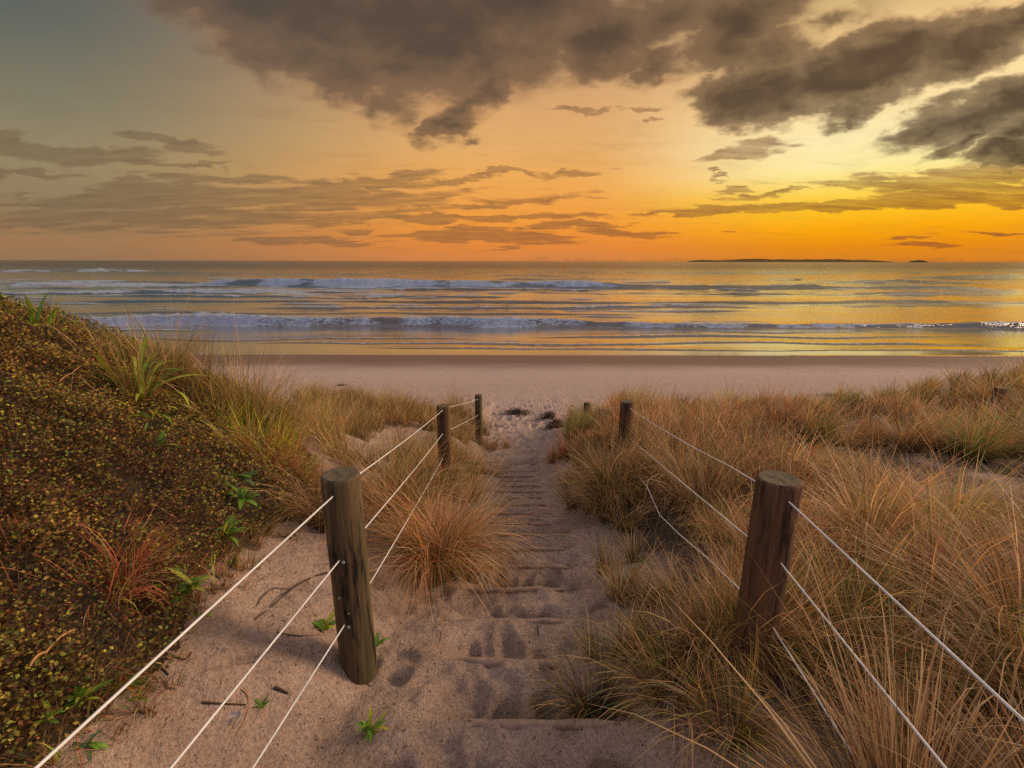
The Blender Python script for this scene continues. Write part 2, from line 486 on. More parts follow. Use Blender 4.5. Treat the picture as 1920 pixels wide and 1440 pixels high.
gq = np.stack([idx[:-1, :-1], idx[:-1, 1:], idx[1:, 1:], idx[1:, :-1]], -1).reshape(-1, 4)

m, n, p = new_mat('sand')
tc = n.n.new('ShaderNodeTexCoord').outputs['Object']
ox, oy, oz = n.sep(tc)
g1 = n.noise(tc, 3.0, 4, 0.6)
g2 = n.noise(tc, 60.0, 3, 0.65)
g3 = n.noise(tc, 150.0, 3, 0.7)
colr = n.mix(n.rng(g1, 0.32, 0.68), lin((188, 161, 143)), lin((216, 188, 168)))
colr = n.mix(n.rng(g2, 0.3, 0.72), n.mix(0.5, colr, lin((112, 88, 74))), colr)
nearf = n.rng(oy, 6.0, 13.0, 1.0, 0.0)
speck = n.rng(g3, 0.36, 0.43, 1.0, 0.0)
colr = n.mix(n.math('MULTIPLY', speck, n.math('MULTIPLY', nearf, 0.62)), colr, lin((78, 62, 54)))
damp_shade = n.rng(n.noise(tc, 1.6, 5, 0.65, dist=0.6), 0.50, 0.66, 0, 1, True)
colr = n.mix(n.math('MULTIPLY', damp_shade, n.math('MULTIPLY', nearf, 0.42)), colr, lin((116, 100, 84)))
hollow_shade = attr(n, 'damp_shade')
colr = n.mix(n.math('MULTIPLY', n.rng(n.math('ADD', hollow_shade, n.math('MULTIPLY', n.math('SUBTRACT', n.noise(tc, 22.0, 4, 0.65), 0.5), 0.9)), 0.15, 0.75, smooth=True), n.rng(oy, 3, 12, 0.30, 0.34)), colr, lin((88, 72, 58)))  # painted shade of the hollows, with some damp, darkens the sand colour
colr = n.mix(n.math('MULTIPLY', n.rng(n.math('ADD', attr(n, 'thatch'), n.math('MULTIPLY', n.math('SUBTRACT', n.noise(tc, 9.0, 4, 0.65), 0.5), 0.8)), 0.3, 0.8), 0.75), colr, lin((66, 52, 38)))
# dry beach is paler, the strip by the water is wet
colr = n.mix(n.rng(oy, 8.0, 12.5, 0, 0.75), colr, lin((192, 168, 156)))
wn = n.math('ADD', oy, n.math('MULTIPLY', n.math('SUBTRACT', n.noise(n.vmath('MULTIPLY', tc, (0.18, 0.5, 1)), 1.0, 4, 0.6), 0.5), 3.0))
wet = n.rng(wn, 19.6, 23.4, 0, 1, True)
colr = n.mix(wet, colr, lin((122, 95, 84)))
n.put(p.inputs['Base Color'], colr)
n.put(p.inputs['Roughness'], n.rng(wet, 0, 1, 0.95, 0.55))
p.inputs['Specular IOR Level'].default_value = 0.25
hgt = n.math('ADD', n.math('MULTIPLY', g2, 1.0), n.math('MULTIPLY', g3, 0.45))
hgt = n.math('ADD', hgt, n.math('MULTIPLY', n.noise(tc, 16.0, 6, 0.7), 3.2))
hgt = n.math('MULTIPLY', hgt, n.rng(oy, 17, 22, 1.0, 0.02))
n.l.new(n.bump(hgt, 0.85, 0.02), p.inputs['Normal'])
SAND = m
o = mesh_np('sand_ground', np.stack([GX, GY, GZ], -1).reshape(-1, 3), quads=gq, mat=m, smooth=True, attrs={'damp_shade': HOLLOW_SHADE, 'thatch': THATCH})
tag(o, kind='structure')

# ------------------------------------------------------------------ sea
yrow = []
yv = 24.9
while yv < 1500:
    yrow.append(yv); yv += max(0.05, yv * yv / (5 * 475) * 0.25)
while yv < 70000:
    yrow.append(yv); yv *= 1.5
yrow = np.array(yrow)
tcol = np.concatenate([-np.array(grow(1.22, 0.02, 1.3, 14))[::-1], np.linspace(-1.2, 1.2, 500), np.array(grow(1.22, 0.02, 1.3, 14))])
YY, TT = np.meshgrid(yrow, tcol, indexing='ij')
XX = YY * TT
wz = np.zeros_like(XX); foam = np.zeros_like(XX)


def breaker(y0, amp, wf, wb, foam_amt, f0, f1, t0=-9, t1=9, soft=0.15, seed=1, wob=1.0, wl=14.0, slant=0.0):
    """one line of surf: its crest wanders, its front (shore side) is steep, foam lies from f0 before to f1 behind"""
    global wz, foam
    yc = y0 + wob * fbm(XX / wl, 0 * XX + seed, 4, seed + 70) * 1.5 + slant * TT * y0
    d = YY - yc
    msk = sst(TT, t0 - soft, t0 + soft) * (1 - sst(TT, t1 - soft, t1 + soft))
    am = amp * (0.65 + 0.7 * vnoise(XX / wl * 1.7, 0 * XX + seed * 3.1, seed)) * msk
    prof = np.where(d < 0, np.exp(-(d / wf) ** 2), np.exp(-(d / wb) ** 2))
    rag = 1 + 0.18 * fbm(XX / wf * 0.5, YY / wf * 0.5, 3, seed + 5)
    wz += am * prof * rag
    fz = sst(d, -f0 * 1.15, -f0 * 0.8) * (1 - sst(d, f1 * 0.5, f1 * 1.3))
    pat = np.clip(0.72 + 1.3 * fbm(XX / (f1 + f0) * 1.1, YY / (f1 + f0) * 2.4, 4, seed + 33), 0, 1)
    foam = np.maximum(foam, foam_amt * fz * msk * pat)


# chop and swell
far_ = sst(YY, 42, 120)
wz += (0.10 + 0.26 * far_) * fbm(XX / (10 + YY * 0.05), YY / (4.5 + YY * 0.018), 4, 301, 0.6) * sst(YY, 30, 44)
wz += 0.5 * far_ * np.clip(fbm(XX / 60, YY / 16, 3, 311), 0, 1) * (1 - sst(YY, 900, 1500))
breaker(27.4, 0.045, 0.10, 0.9, 0.9, 0.03, 0.22, t0=-0.25, t1=0.55, seed=2, wob=0.9, wl=13, slant=-.01)
breaker(27.0, 0.04, 0.10, 0.9, 0.8, 0.03, 0.18, t0=0.62, t1=2, seed=22, wob=0.9, wl=10, slant=-.02)
breaker(29.2, 0.07, 0.13, 1.3, 1.0, 0.04, 0.26, t0=-0.5, t1=0.9, seed=3, wob=1.0, wl=15, slant=.012)
breaker(31.4, 0.06, 0.16, 1.4, 0.8, 0.04, 0.25, t0=-1.4, t1=-0.1, seed=4, wob=1.2, wl=9, slant=.01)
breaker(33.2, 0.08, 0.18, 1.5, 0.8, 0.04, 0.22, t0=0.1, t1=0.85, seed=5, wob=1.3, wl=16, slant=-.02)
breaker(41.5, 0.20, 0.5, 1.6, 0.8, 0.3, 1.4, t0=-1.2, t1=0.1, seed=31, wob=1.5, wl=12)
breaker(52.0, 0.22, 0.6, 2.0, 0.75, 0.3, 1.3, t0=-0.5, t1=0.5, seed=32, wob=2.0, wl=18)
breaker(67.0, 0.26, 0.8, 2.6, 0.8, 0.5, 2.0, t0=-0.9, t1=0.0, seed=33, wob=2.4, wl=20)
breaker(83.0, 0.35, 1.0, 3.0, 0.8, 0.6, 2.6, t0=-1.4, t1=0.25, seed=34, wob=2.0, wl=22)
breaker(108, 0.45, 1.6, 4.0, 0.6, 0.8, 2.5, t0=-1.2, t1=-0.1, seed=35, wob=3.0, wl=26)
breaker(118, 0.55, 1.8, 5.0, 0.3, 0.5, 2.0, t0=0.3, t1=1.0, seed=36, wob=3.0, wl=30)
breaker(180, 0.8, 3.0, 7.0, 0.3, 0.8, 2.0, t0=-0.9, t1=0.0, seed=37, wob=5.0, wl=36)
breaker(37.5, 0.30, 0.40, 2.6, 1.0, 0.9, 5.5, t0=-9, t1=0.15, soft=0.4, seed=6, wob=1.0, wl=13)
breaker(37.5, 0.34, 0.40, 2.6, 0.65, 0.6, 1.2, seed=6, wob=1.0, wl=13)
breaker(46.5, 0.16, 0.7, 2.5, 0.45, 0.3, 2.0, t0=-1.2, t1=0.3, seed=7, wob=2.0, wl=20)
breaker(59.0, 0.26, 1.0, 3.5, 0.45, 0.5, 2.0, seed=8, wob=2.2, wl=26)
breaker(72.0, 0.30, 1.1, 4.0, 0.9, 1.0, 6.0, t0=-9, t1=-0.05, soft=0.25, seed=9, wob=3.0, wl=26)
breaker(78.0, 0.25, 1.2, 4.0, 0.4, 0.5, 2.0, seed=19, wob=3.0, wl=26)
breaker(92.0, 0.75, 1.5, 4.0, 1.0, 2.0, 5.0, t0=-0.62, t1=0.20, soft=0.10, seed=10, wob=2.0, wl=30)
breaker(92.0, 0.65, 1.6, 6.0, 0.55, 0.8, 1.5, t0=-0.62, t1=0.95, seed=10, wob=2.0, wl=30)
breaker(96.0, 0.3, 2.0, 6.0, 0.8, 3.0, 14.0, t0=-9, t1=-0.45, soft=0.12, seed=12, wob=4, wl=30)
breaker(128, 0.7, 3.0, 7.0, 0.05, 1, 2, t0=-0.05, t1=0.35, soft=0.12, seed=13, wob=5, wl=40)
breaker(150, 0.8, 3.5, 8.0, 0.05, 1, 2, t0=-0.25, t1=0.25, soft=0.15, seed=14, wob=7, wl=50)
breaker(160, 0.8, 3.5, 8.0, 0.05, 1, 2, t0=0.8, t1=1.2, soft=0.12, seed=15, wob=5, wl=50)
breaker(205, 1.0, 4.0, 9.0, 1.0, 6.0, 12.0, t0=-1.3, t1=-0.72, soft=0.06, seed=16, wob=5, wl=60)
breaker(215, 0.8, 5.0, 12.0, 0.02, 1, 2, t0=-0.3, t1=0.9, soft=0.2, seed=17, wob=12, wl=90)
breaker(290, 0.9, 6.0, 16.0, 0.02, 1, 2, seed=18, wob=16, wl=120)
# ragged spray along the tops
lip = sst(foam, 0.35, 0.9)
wz += lip * (0.05 + 0.0016 * YY) * np.clip(fbm(XX / (0.25 + YY * 0.006), YY / (0.2 + YY * 0.006), 3, 401, 0.7) + 0.15, 0, 1) * sst(YY, 35, 37)
for q_, (yb, sd) in enumerate(((34.6, 51), (39.5, 52), (43.8, 53), (49.0, 54), (55.5, 55), (63.5, 56), (76.0, 57), (88.0, 58), (100.0, 59), (112.0, 60), (135.0, 61))):
    ycb = yb + fbm(XX / (6 + yb * .12), XX * 0 + sd, 4, sd) * yb * .035
    brk = np.clip(2.2 * fbm(XX / (5 + yb * .10), XX * 0 + sd * 2.0, 3, sd + 200) + .25 - .45 * TT, 0, 1)
    foam = np.maximum(foam, brk * .85 * np.exp(-((YY - ycb) / (.010 * yb)) ** 2))
    wz += .0035 * yb * brk * np.exp(-((YY - ycb) / (.012 * yb)) ** 2)
wz *= sst(YY, 25.2, 27.5)
# the swash is a thin sheet lying on the sand
gzs = height(XX.ravel(), YY.ravel()).reshape(XX.shape)
edge = 25.8 + 0.8 * fbm(XX / 9, 0 * XX + 5, 3, 501) - 0.25 * TT
film = np.maximum(gzs, -1e9) + 0.012
wz = np.where(YY < 28.0, np.maximum(wz, np.where(YY > edge, np.minimum(film, 0.05), -0.2)), wz)
foam = np.maximum(foam, 0.55 * np.exp(-((YY - edge - 0.06) / 0.06) ** 2) * (TT > -0.8))
ny2, nx2 = XX.shape
idx = np.arange(nx2 * ny2).reshape(ny2, nx2)
sq = np.stack([idx[:-1, :-1], idx[:-1, 1:], idx[1:, 1:], idx[1:, :-1]], -1).reshape(-1, 4)
m, n, p = new_mat('sea_water')
tc = n.n.new('ShaderNodeTexCoord').outputs['Object']
ox, oy, oz = n.sep(tc)
fo = attr(n, 'foam')
fn = n.noise(n.vmath('MULTIPLY', tc, (1.0, 2.2, 2.0)), 2.6, 6, 0.72)
ffar = n.noise(n.vmath('MULTIPLY', tc, (0.25, 0.6, 1.0)), 1.0, 5, 0.7)
fmix = n.mix(n.rng(oy, 45, 90), fn, ffar)
fmask = n.rng(n.math('ADD', fo, n.math('MULTIPLY', n.math('SUBTRACT', fmix, 0.5), 1.5)), 0.38, 0.66, 0, 1, True)
fmask = n.math('MULTIPLY', n.math('MULTIPLY', fmask, n.rng(fo, 0.03, 0.16)), n.rng(fn, 0.34, 0.6, 0.35, 0.9))
deep = n.mix(n.rng(oy, 26, 60), lin((104, 92, 84)), n.mix(n.rng(oy, 80, 300), lin((60, 76, 92)), lin((56, 62, 64))))
rip = n.noise(n.vmath('MULTIPLY', tc, (0.55, 1.5, 1.0)), 2.6, 4, 0.58)
rip2 = n.noise(n.vmath('MULTIPLY', tc, (0.16, 0.9, 1.0)), 0.75, 4, 0.6)
rh = n.mix(n.rng(oy, 36, 90), rip, n.math('MULTIPLY', rip2, n.rng(oy, 60, 320, 4.0, 16.0)))
rh = n.math('MULTIPLY', rh, n.rng(oy, 27, 42, 0.05, 1.0))
rh = n.math('ADD', rh, n.math('MULTIPLY', n.math('MULTIPLY', fmask, fn), 0.9))
nb = n.bump(rh, 0.7, 0.045)
body = n.n.new('ShaderNodeBsdfDiffuse'); n.put(body.inputs[0], n.mix(fmask, deep, lin((170, 184, 206)))); n.l.new(nb, body.inputs['Normal'])
gl = n.n.new('ShaderNodeBsdfGlossy'); n.put(gl.inputs[0], (0.97, 0.95, 0.93)); n.put(gl.inputs['Roughness'], n.math('ADD', n.math('MULTIPLY', fmask, 0.5), n.rng(oy, 26, 300, 0.05, 0.16))); n.l.new(nb, gl.inputs['Normal'])
fr = n.n.new('ShaderNodeFresnel'); fr.inputs['IOR'].default_value = 1.5; n.l.new(nb, fr.inputs['Normal'])
ff = n.math('MULTIPLY', n.math('MULTIPLY', fr.outputs[0], 1.5, clamp=True), n.math('MULTIPLY', n.rng(oy, 60, 420, 1.0, 0.5), n.math('SUBTRACT', 1.0, n.math('MULTIPLY', fmask, 0.75))))
mx = n.n.new('ShaderNodeMixShader'); n.put(mx.inputs[0], ff); n.l.new(body.outputs[0], mx.inputs[1]); n.l.new(gl.outputs[0], mx.inputs[2])
n.l.new(mx.outputs[0], m.node_tree.nodes['Material Output'].inputs[0])
o = mesh_np('sea', np.stack([XX, YY, wz], -1).reshape(-1, 3), quads=sq, mat=m, attrs={'foam': foam}, smooth=True)
tag(o, kind='structure')


# ------------------------------------------------------------------ islands on the horizon
def island(name, pxs, pys, Y, label, cat, depth=900):
    m_, n_, p_ = new_mat('far_land')
    tcc = n_.n.new('ShaderNodeTexCoord').outputs['Object']
    n_.put(p_.inputs['Base Color'], n_.mix(n_.noise(tcc, 0.01, 4), lin((120, 100, 60)), lin((96, 84, 56))))
    p_.inputs['Roughness'].default_value = 1.0
    p_.inputs['Specular IOR Level'].default_value = 0
    V = []; T = []
    tops = []
    N = 120
    for i in range(N + 1):
        px = pxs[0] + (pxs[-1] - pxs[0]) * i / N
        hpx = np.interp(px, pxs, pys)
        hpx = max(0.0, hpx + 1.1 * (float(fbm(np.array([px / 9.0]), np.array([2.2]), 3, 77)[0])) * (1 if 0 < i < N else 0))
        b_ = at(px, 490 + (px - 960) * 0.0021, Y)
        tops.append((b_[0], hpx / FPX * Y))
    rows = [(-0.5, 0.0), (-0.38, 0.55), (-0.2, 0.9), (0.0, 1.0), (0.3, 0.8), (0.5, 0.0)]
    for (r_, f_) in rows:
        for (x_, h_) in tops:
            hh = h_ * f_ + (h_ * 0.12 * (random.random() - 0.5) if f_ > 0 else -8)
            V.append((x_, Y + r_ * depth, hh))
    k = N + 1
    q = [(a * k + b_, a * k + b_ + 1, (a + 1) * k + b_ + 1, (a + 1) * k + b_) for a in range(len(rows) - 1) for b_ in range(N)]
    o_ = mesh_np(name, np.array(V), quads=np.array(q), mat=m_, smooth=True, origin=((tops[0][0] + tops[-1][0]) / 2, Y, 0))
    tag(o_, label, cat)
    return o_


island('island', [1297, 1310, 1360, 1420, 1440, 1500, 1560, 1600, 1640, 1652], [0, 3.0, 3.6, 5.6, 4.4, 4.8, 5.2, 3.8, 3.0, 0], 9000,
       'long low flat-topped island on the horizon under the orange glow', 'island')
island('islet', [1708, 1714, 1722, 1729, 1734], [0, 3.0, 4.4, 2.6, 0], 9000, 'small rounded islet standing alone to the right of the long island', 'island', 260)


# ------------------------------------------------------------------ wood materials
def wood_mat(name, c1, c2, c3, scale=1.0, stain=0.6):
    m, n, p = new_mat(name)
    tc = n.n.new('ShaderNodeTexCoord').outputs['Object']
    info = n.n.new('ShaderNodeObjectInfo').outputs['Random']
    tc2 = n.vmath('ADD', tc, n.comb(n.math('MULTIPLY', info, 7.0), 0, n.math('MULTIPLY', info, 3.0)))
    st = n.noise(n.vmath('MULTIPLY', tc2, (28 * scale, 28 * scale, 1.3 * scale)), 1.0, 5, 0.65, dist=0.25)
    big = n.noise(n.vmath('MULTIPLY', tc2, (9 * scale, 9 * scale, 1.6 * scale)), 1.0, 4, 0.6)
    fine_ = n.noise(n.vmath('MULTIPLY', tc2, (160 * scale, 160 * scale, 9 * scale)), 1.0, 3, 0.6)
    c_ = n.mix(n.rng(st, 0.34, 0.62), c1, c2)
    c_ = n.mix(n.rng(big, 0.42, 0.62), c_, n.mix(0.6, c_, c3))
    c_ = n.mix(n.math('MULTIPLY', n.rng(n.noise(n.vmath('MULTIPLY', tc2, (18, 18, 2.2)), 1.0, 4, 0.7), 0.53, 0.64), stain), c_, lin((30, 22, 18)))
    c_ = n.mix(n.rng(fine_, 0.35, 0.7, 0.35, 0.0), c_, lin((34, 26, 20)))
    n.put(p.inputs['Base Color'], c_)
    p.inputs['Roughness'].default_value = 0.82
    p.inputs['Specular IOR Level'].default_value = 0.25
    n.l.new(n.bump(n.math('ADD', n.math('MULTIPLY', st, 1.0), n.math('MULTIPLY', fine_, 0.5)), 0.8, 0.006), p.inputs['Normal'])
    return m


M_POST = wood_mat('weathered_post_wood', lin((72, 60, 44)), lin((124, 100, 70)), lin((84, 88, 54)), stain=0.98)
M_POST2 = wood_mat('dark_post_wood', lin((88, 62, 44)), lin((132, 94, 64)), lin((98, 82, 56)), stain=0.85)
m, n, p = new_mat('post_end_grain')
tc = n.n.new('ShaderNodeTexCoord').outputs['Object']
ex, ey, ez = n.sep(tc)
rad = n.math('SQRT', n.math('ADD', n.math('POWER', ex, 2), n.math('POWER', ey, 2)))
rings = n.math('SINE', n.math('MULTIPLY', n.math('ADD', rad, n.math('MULTIPLY', n.noise(tc, 14, 3), 0.02)), 620))
c_ = n.mix(n.rng(rings, -1, 1, 0, 0.55), lin((112, 98, 74)), lin((76, 62, 46)))
c_ = n.mix(n.rng(n.noise(tc, 34, 5, 0.7), 0.5, 0.68), c_, lin((52, 44, 32)))
c_ = n.mix(n.rng(n.noise(tc, 20, 4, 0.7), 0.55, 0.7, 0, 0.7), c_, lin((86, 92, 62)))
n.put(p.inputs['Base Color'], c_); p.inputs['Roughness'].default_value = 0.9
n.l.new(n.bump(n.noise(tc, 90, 4, 0.7), 0.6, 0.004), p.inputs['Normal'])
M_END = m
m, n, p = new_mat('white_coated_wire')
tc = n.n.new('ShaderNodeTexCoord').outputs['Object']
n.put(p.inputs['Base Color'], n.mix(n.rng(n.noise(tc, 8, 3), 0.3, 0.7), lin((206, 204, 198)), lin((236, 236, 234))))
p.inputs['Roughness'].default_value = 0.35
M_WIRE = m
m, n, p = new_mat('verdigris_staple')
tc = n.n.new('ShaderNodeTexCoord').outputs['Object']
n.put(p.inputs['Base Color'], n.mix(n.noise(tc, 200, 2), lin((110, 140, 135)), lin((160, 176, 166))))
p.inputs['Roughness'].default_value = 0.6
M_PEG = m


def pole_mesh(rad, length, mat, parent, z0=-0.35, seed=0, lean=0.0):
    """a round timber: slightly out of true, with drying splits and a worn top edge"""
    N = 40
    zs = list(np.linspace(z0, length - 0.02, 22)) + [length - 0.008, length - 0.002, length]
    V = []
    rr = np.random.default_rng(seed)
    ph = rr.uniform(0, 6.28, 4)
    cracks = [(rr.uniform(0, 6.28), rr.uniform(0.1, 0.6), rr.uniform(0.6, 1.0)) for _ in range(4)]
    for zi, z in enumerate(zs):
        edge_ = {len(zs) - 1: -0.009, len(zs) - 2: -0.004, len(zs) - 3: -0.001}.get(zi, 0)
        for k in range(N):
            a = 2 * math.pi * k / N
            r = rad * (1 + 0.022 * math.sin(2 * a + ph[0]) + 0.012 * math.sin(3 * a + ph[1] + z * 2) + 0.010 * math.sin(7 * a + ph[2]) + 0.008 * (rr.random() - 0.5)) + edge_
            r *= 1 + 0.03 * (1 - z / length)
            for (ca_, c0_, c1_) in cracks:
                d = abs((a - ca_ + math.pi) % (2 * math.pi) - math.pi)
                if d < 0.10 and c0_ * length < z < c1_ * length:
                    r -= 0.006 * (1 - d / 0.10)
            V.append((r * math.cos(a), r * math.sin(a), z))
    Q = []
    for i in range(len(zs) - 1):
        for k in range(N):
            Q.append((i * N + k, i * N + (k + 1) % N, (i + 1) * N + (k + 1) % N, (i + 1) * N + k))
    pole = mesh_np('pole', np.array(V), quads=np.array(Q), mat=mat, parent=parent, smooth=True)
    # sawn end
    top = [(v[0] * 0.998, v[1] * 0.998, length) for v in V[-N:]]
    TV = [(0, 0, 0.0)]
    TQ = []
    for s_, f_ in enumerate((0.3, 0.65, 1.0)):
        for k in range(N):
            a = 2 * math.pi * k / N
            dz_ = -0.004 * (1 - f_) + 0.0015 * (rr.random() - 0.5) * (f_ < 1)
            if f_ < 1 and (k % 13 == 3): dz_ -= 0.004
            TV.append((top[k][0] * f_, top[k][1] * f_, dz_))
    TT_ = [(0, 1 + k, 1 + (k + 1) % N) for k in range(N)]
    for s_ in range(2):
        for k in range(N):
            TQ.append((1 + s_ * N + k, 1 + (s_ + 1) * N + k, 1 + (s_ + 1) * N + (k + 1) % N, 1 + s_ * N + (k + 1) % N))
    e = mesh_np('end_grain', np.array(TV), quads=np.array(TQ), tris=np.array(TT_), mat=M_END, parent=parent, smooth=True)
    e.location = (0, 0, length)
    return pole


def post(px, ptop, Y, rad, label, mat, seed, drop=1.03, pegs=()):
    top = at(px, ptop, Y)
    x, y = top[0], Y
    length = drop
    e = empty('fence_post', (x, y, top[2] - length), label, 'fence post', 'round timber posts of the wire fences')
    pole_mesh(rad, length, mat, e, seed=seed)
    for (qx, qy, s_) in pegs:
        P = at(qx, qy, Y - rad * 0.97)
        # snap to the surface of the pole
        d = np.array([P[0] - x, P[1] - y]); d = d / np.linalg.norm(d) * rad * 1.0
        pv = []; pt = []
        nseg = 10
        for j, (rr_, hh_) in enumerate(((1.0, 0.0), (0.9, 0.35), (0.5, 0.6))):
            for k in range(nseg):
                a = 2 * math.pi * k / nseg
                pv.append((rr_ * math.cos(a) * s_, rr_ * math.sin(a) * s_ * 1.15, hh_ * s_))
        pv.append((0, 0, 0.66 * s_))
        pq = [(j * nseg + k, j * nseg + (k + 1) % nseg, (j + 1) * nseg + (k + 1) % nseg, (j + 1) * nseg + k) for j in range(2) for k in range(nseg)]
        pt = [(2 * nseg + k, 2 * nseg + (k + 1) % nseg, 3 * nseg) for k in range(nseg)]
        pg = mesh_np('nail_head', np.array(pv), quads=np.array(pq), tris=np.array(pt), mat=M_PEG, parent=e, smooth=True)
        pg.location = (d[0], d[1], P[2] - (top[2] - length))
        pg.rotation_euler = Vector((d[0], d[1], 0)).to_track_quat('Z', 'Y').to_euler()
    return e, top


PL1, TL1 = post(638, 888, 1.70, 0.0745, 'thick weathered timber post standing bare in the sand at the front left of the path', M_POST, 1, 1.05,
                pegs=((644, 1054, 0.007), (636, 1122, 0.0055), (654, 1175, 0.007), (654, 1150, 0.004)))
PR1, TR1 = post(1461, 896, 1.62, 0.0765, 'thick dark timber post rising out of the grass at the front right of the path', M_POST2, 2, 1.03)
PL2, TL2 = post(831, 760, 4.95, 0.072, 'dark round post halfway down the left wire fence among the grass', M_POST2, 3, 1.15)
PL3, TL3 = post(897, 740, 9.3, 0.074, 'small distant post at the beach end of the left wire fence', M_POST, 4, 1.2)
PR2, TR2 = post(1176, 752, 5.1, 0.075, 'dark post halfway down the right wire fence with grass in front of it', M_POST2, 5, 1.15)
PR3, TR3 = post(1101, 755, 9.7, 0.072, 'small distant post at the beach end of the right wire fence', M_POST, 6, 1.2)
PX, TX = post(1877, 727, 7.6, 0.085, 'lone stub of a post on the grassy dune at the far right', M_POST, 8, 0.75)


# ------------------------------------------------------------------ wires
def tube(name, pts, r, mat, label, cat, group=None, parent=None, nseg=8):
    pts = [np.array(q, float) for q in pts]
    V = []; Q = []
    for i, q in enumerate(pts):
        a = pts[max(i - 1, 0)]; b = pts[min(i + 1, len(pts) - 1)]
        t = (b - a) / np.linalg.norm(b - a)
        s_ = np.cross(t, (0, 0, 1.0)); s_ /= max(np.linalg.norm(s_), 1e-6)
        k_ = np.cross(s_, t)
        rr_ = r[i] if hasattr(r, '__len__') else r
        for j in range(nseg):
            an = 2 * math.pi * j / nseg
            V.append(q + (s_ * math.cos(an) + k_ * math.sin(an)) * rr_)
    for i in range(len(pts) - 1):
        for j in range(nseg):
            Q.append((i * nseg + j, i * nseg + (j + 1) % nseg, (i + 1) * nseg + (j + 1) % nseg, (i + 1) * nseg + j))
    o_ = mesh_np(name, np.array(V), quads=np.array(Q), mat=mat, smooth=True, origin=pts[0], parent=parent)
    if label: tag(o_, label, cat, group)
    return o_


def span(a, b, sag, n_=14):
    return [a + (b - a) * t - np.array([0, 0, sag * 4 * t * (1 - t)]) for t in np.linspace(0, 1, n_)]


VPD = ray(1050, 541); VPD = VPD / np.linalg.norm(VPD)


def strand(front, fY, hops, label, sag0=0.0):
    S0 = at(front[0], front[1], fY)
    E = S0 - VPD * 3.0
    pts = span(E, S0, sag0)
    for h in hops:
        q = at(h[0], h[1], h[2])
        s_ = h[3] if len(h) > 3 else 0.0
        pts += span(pts[-1], q, s_, 10 if s_ else 4)[1:]
    tube('fence_wire', pts, 0.0032, M_WIRE, label, 'wire', 'white wires strung through the fence posts')


strand((625, 930), 1.63, [(668, 893, 1.76), (831, 768, 4.93, 0.012), (840, 764, 5.0), (897, 748, 9.3, 0.01)], 'topmost white wire of the left fence running forward to the last post')
strand((637, 1050), 1.63, [(676, 1000, 1.76), (831, 812, 4.93, 0.012), (840, 807, 5.0), (897, 778, 9.3, 0.01)], 'middle white wire of the left fence')
strand((647, 1170), 1.63, [(684, 1110, 1.76), (831, 858, 4.93, 0.01)], 'lowest white wire of the left fence, lost in the grass beyond the post')


def YR(px, py):
    d = ray(px, py); rx = d[0] / d[1]
    return (0.905 - 0.144 + 0.0) / (rx - 0.0888)


xr = TR1[0]; k_r = (TR2[0] - TR1[0]) / (TR2[1] - TR1[1])


def onr(px, py):
    d = ray(px, py); rx = d[0] / d[1]
    Y = (xr - k_r * TR1[1]) / (rx - k_r)
    return (px, py, Y)


strand((1478, 940), 1.55, [(1420, 905, 1.70), onr(1366, 873), onr(1300, 839), onr(1220, 792), (1180, 765, 5.05), (1168, 764, 5.15), (1103, 764, 9.7, 0.02)],
       'topmost white wire of the right fence sweeping down to the distant posts')
strand((1463, 1055), 1.55, [(1408, 1012, 1.70), onr(1285, 910), onr(1220, 855), (1180, 822, 5.05)], 'middle white wire of the right fence, partly hidden by grass')
strand((1450, 1178), 1.55, [(1392, 1110, 1.70), onr(1330, 1050), onr(1275, 1003), onr(1237, 966), onr(1213, 912), (1180, 872, 5.05)], 'lowest white wire of the right fence, slack and buried in the grass')

# ------------------------------------------------------------------ step boards
M_BOARD = wood_mat('step_timber', lin((150, 124, 104)), lin((186, 156, 134)), lin((160, 136, 116)), stain=0.15)
stairs = empty('path_stairway', (0.1, STEP_D0, base(STEP_D0)), 'flight of sandy steps held by half-buried timber boards leading down to the beach', 'stairway')
ox0, oy0, oz0 = stairs.location
for k in range(-1, 16):
    yn = STEP_D0 + k * STEP_T
    zn = float(base(yn))
    xa = -0.24 + random.uniform(-0.05, 0.08); xb = 0.40 + random.uniform(-0.06, 0.10)
    rr = random.uniform(0.018, 0.025)
    pts = []
    tl = random.uniform(-0.012, 0.012); ya = random.uniform(-0.012, 0.012)
    for t in np.linspace(0, 1, 9):
        pts.append((xa + (xb - xa) * t - ox0, yn + ya * (t - .5) * 2 - 0.004 - oy0 + random.uniform(-.003, .003), zn - rr * (0.55 if k < 3 else 0.0) + tl * (t - .5) * 2 + random.uniform(-.004, .004) - oz0))
    b_ = tube('step_board', pts, [rr * random.uniform(0.7, 1.05) * (0.5 if i in (0, 8) else 1) for i in range(9)], M_BOARD, None, None, parent=stairs, nseg=8)


# ------------------------------------------------------------------ grass
def leaf_mat(name, trans=0.35, rough=0.55):
    m = bpy.data.materials.new(name); m.use_nodes = True
    n = NT(m.node_tree); p = m.node_tree.nodes['Principled BSDF']
    c_ = attr(n, 'tint', True)
    n.put(p.inputs['Base Color'], c_)
    p.inputs['Roughness'].default_value = rough
    p.inputs['Specular IOR Level'].default_value = 0.3
    tr = n.n.new('ShaderNodeBsdfTranslucent'); n.put(tr.inputs[0], n.vmath('MULTIPLY', c_, (1.1, 1.0, 0.7)))
    mx = n.n.new('ShaderNodeMixShader'); mx.inputs[0].default_value = trans
    n.l.new(p.outputs[0], mx.inputs[1]); n.l.new(tr.outputs[0], mx.inputs[2])
    n.l.new(mx.outputs[0], m.node_tree.nodes['Material Output'].inputs[0])
    return m


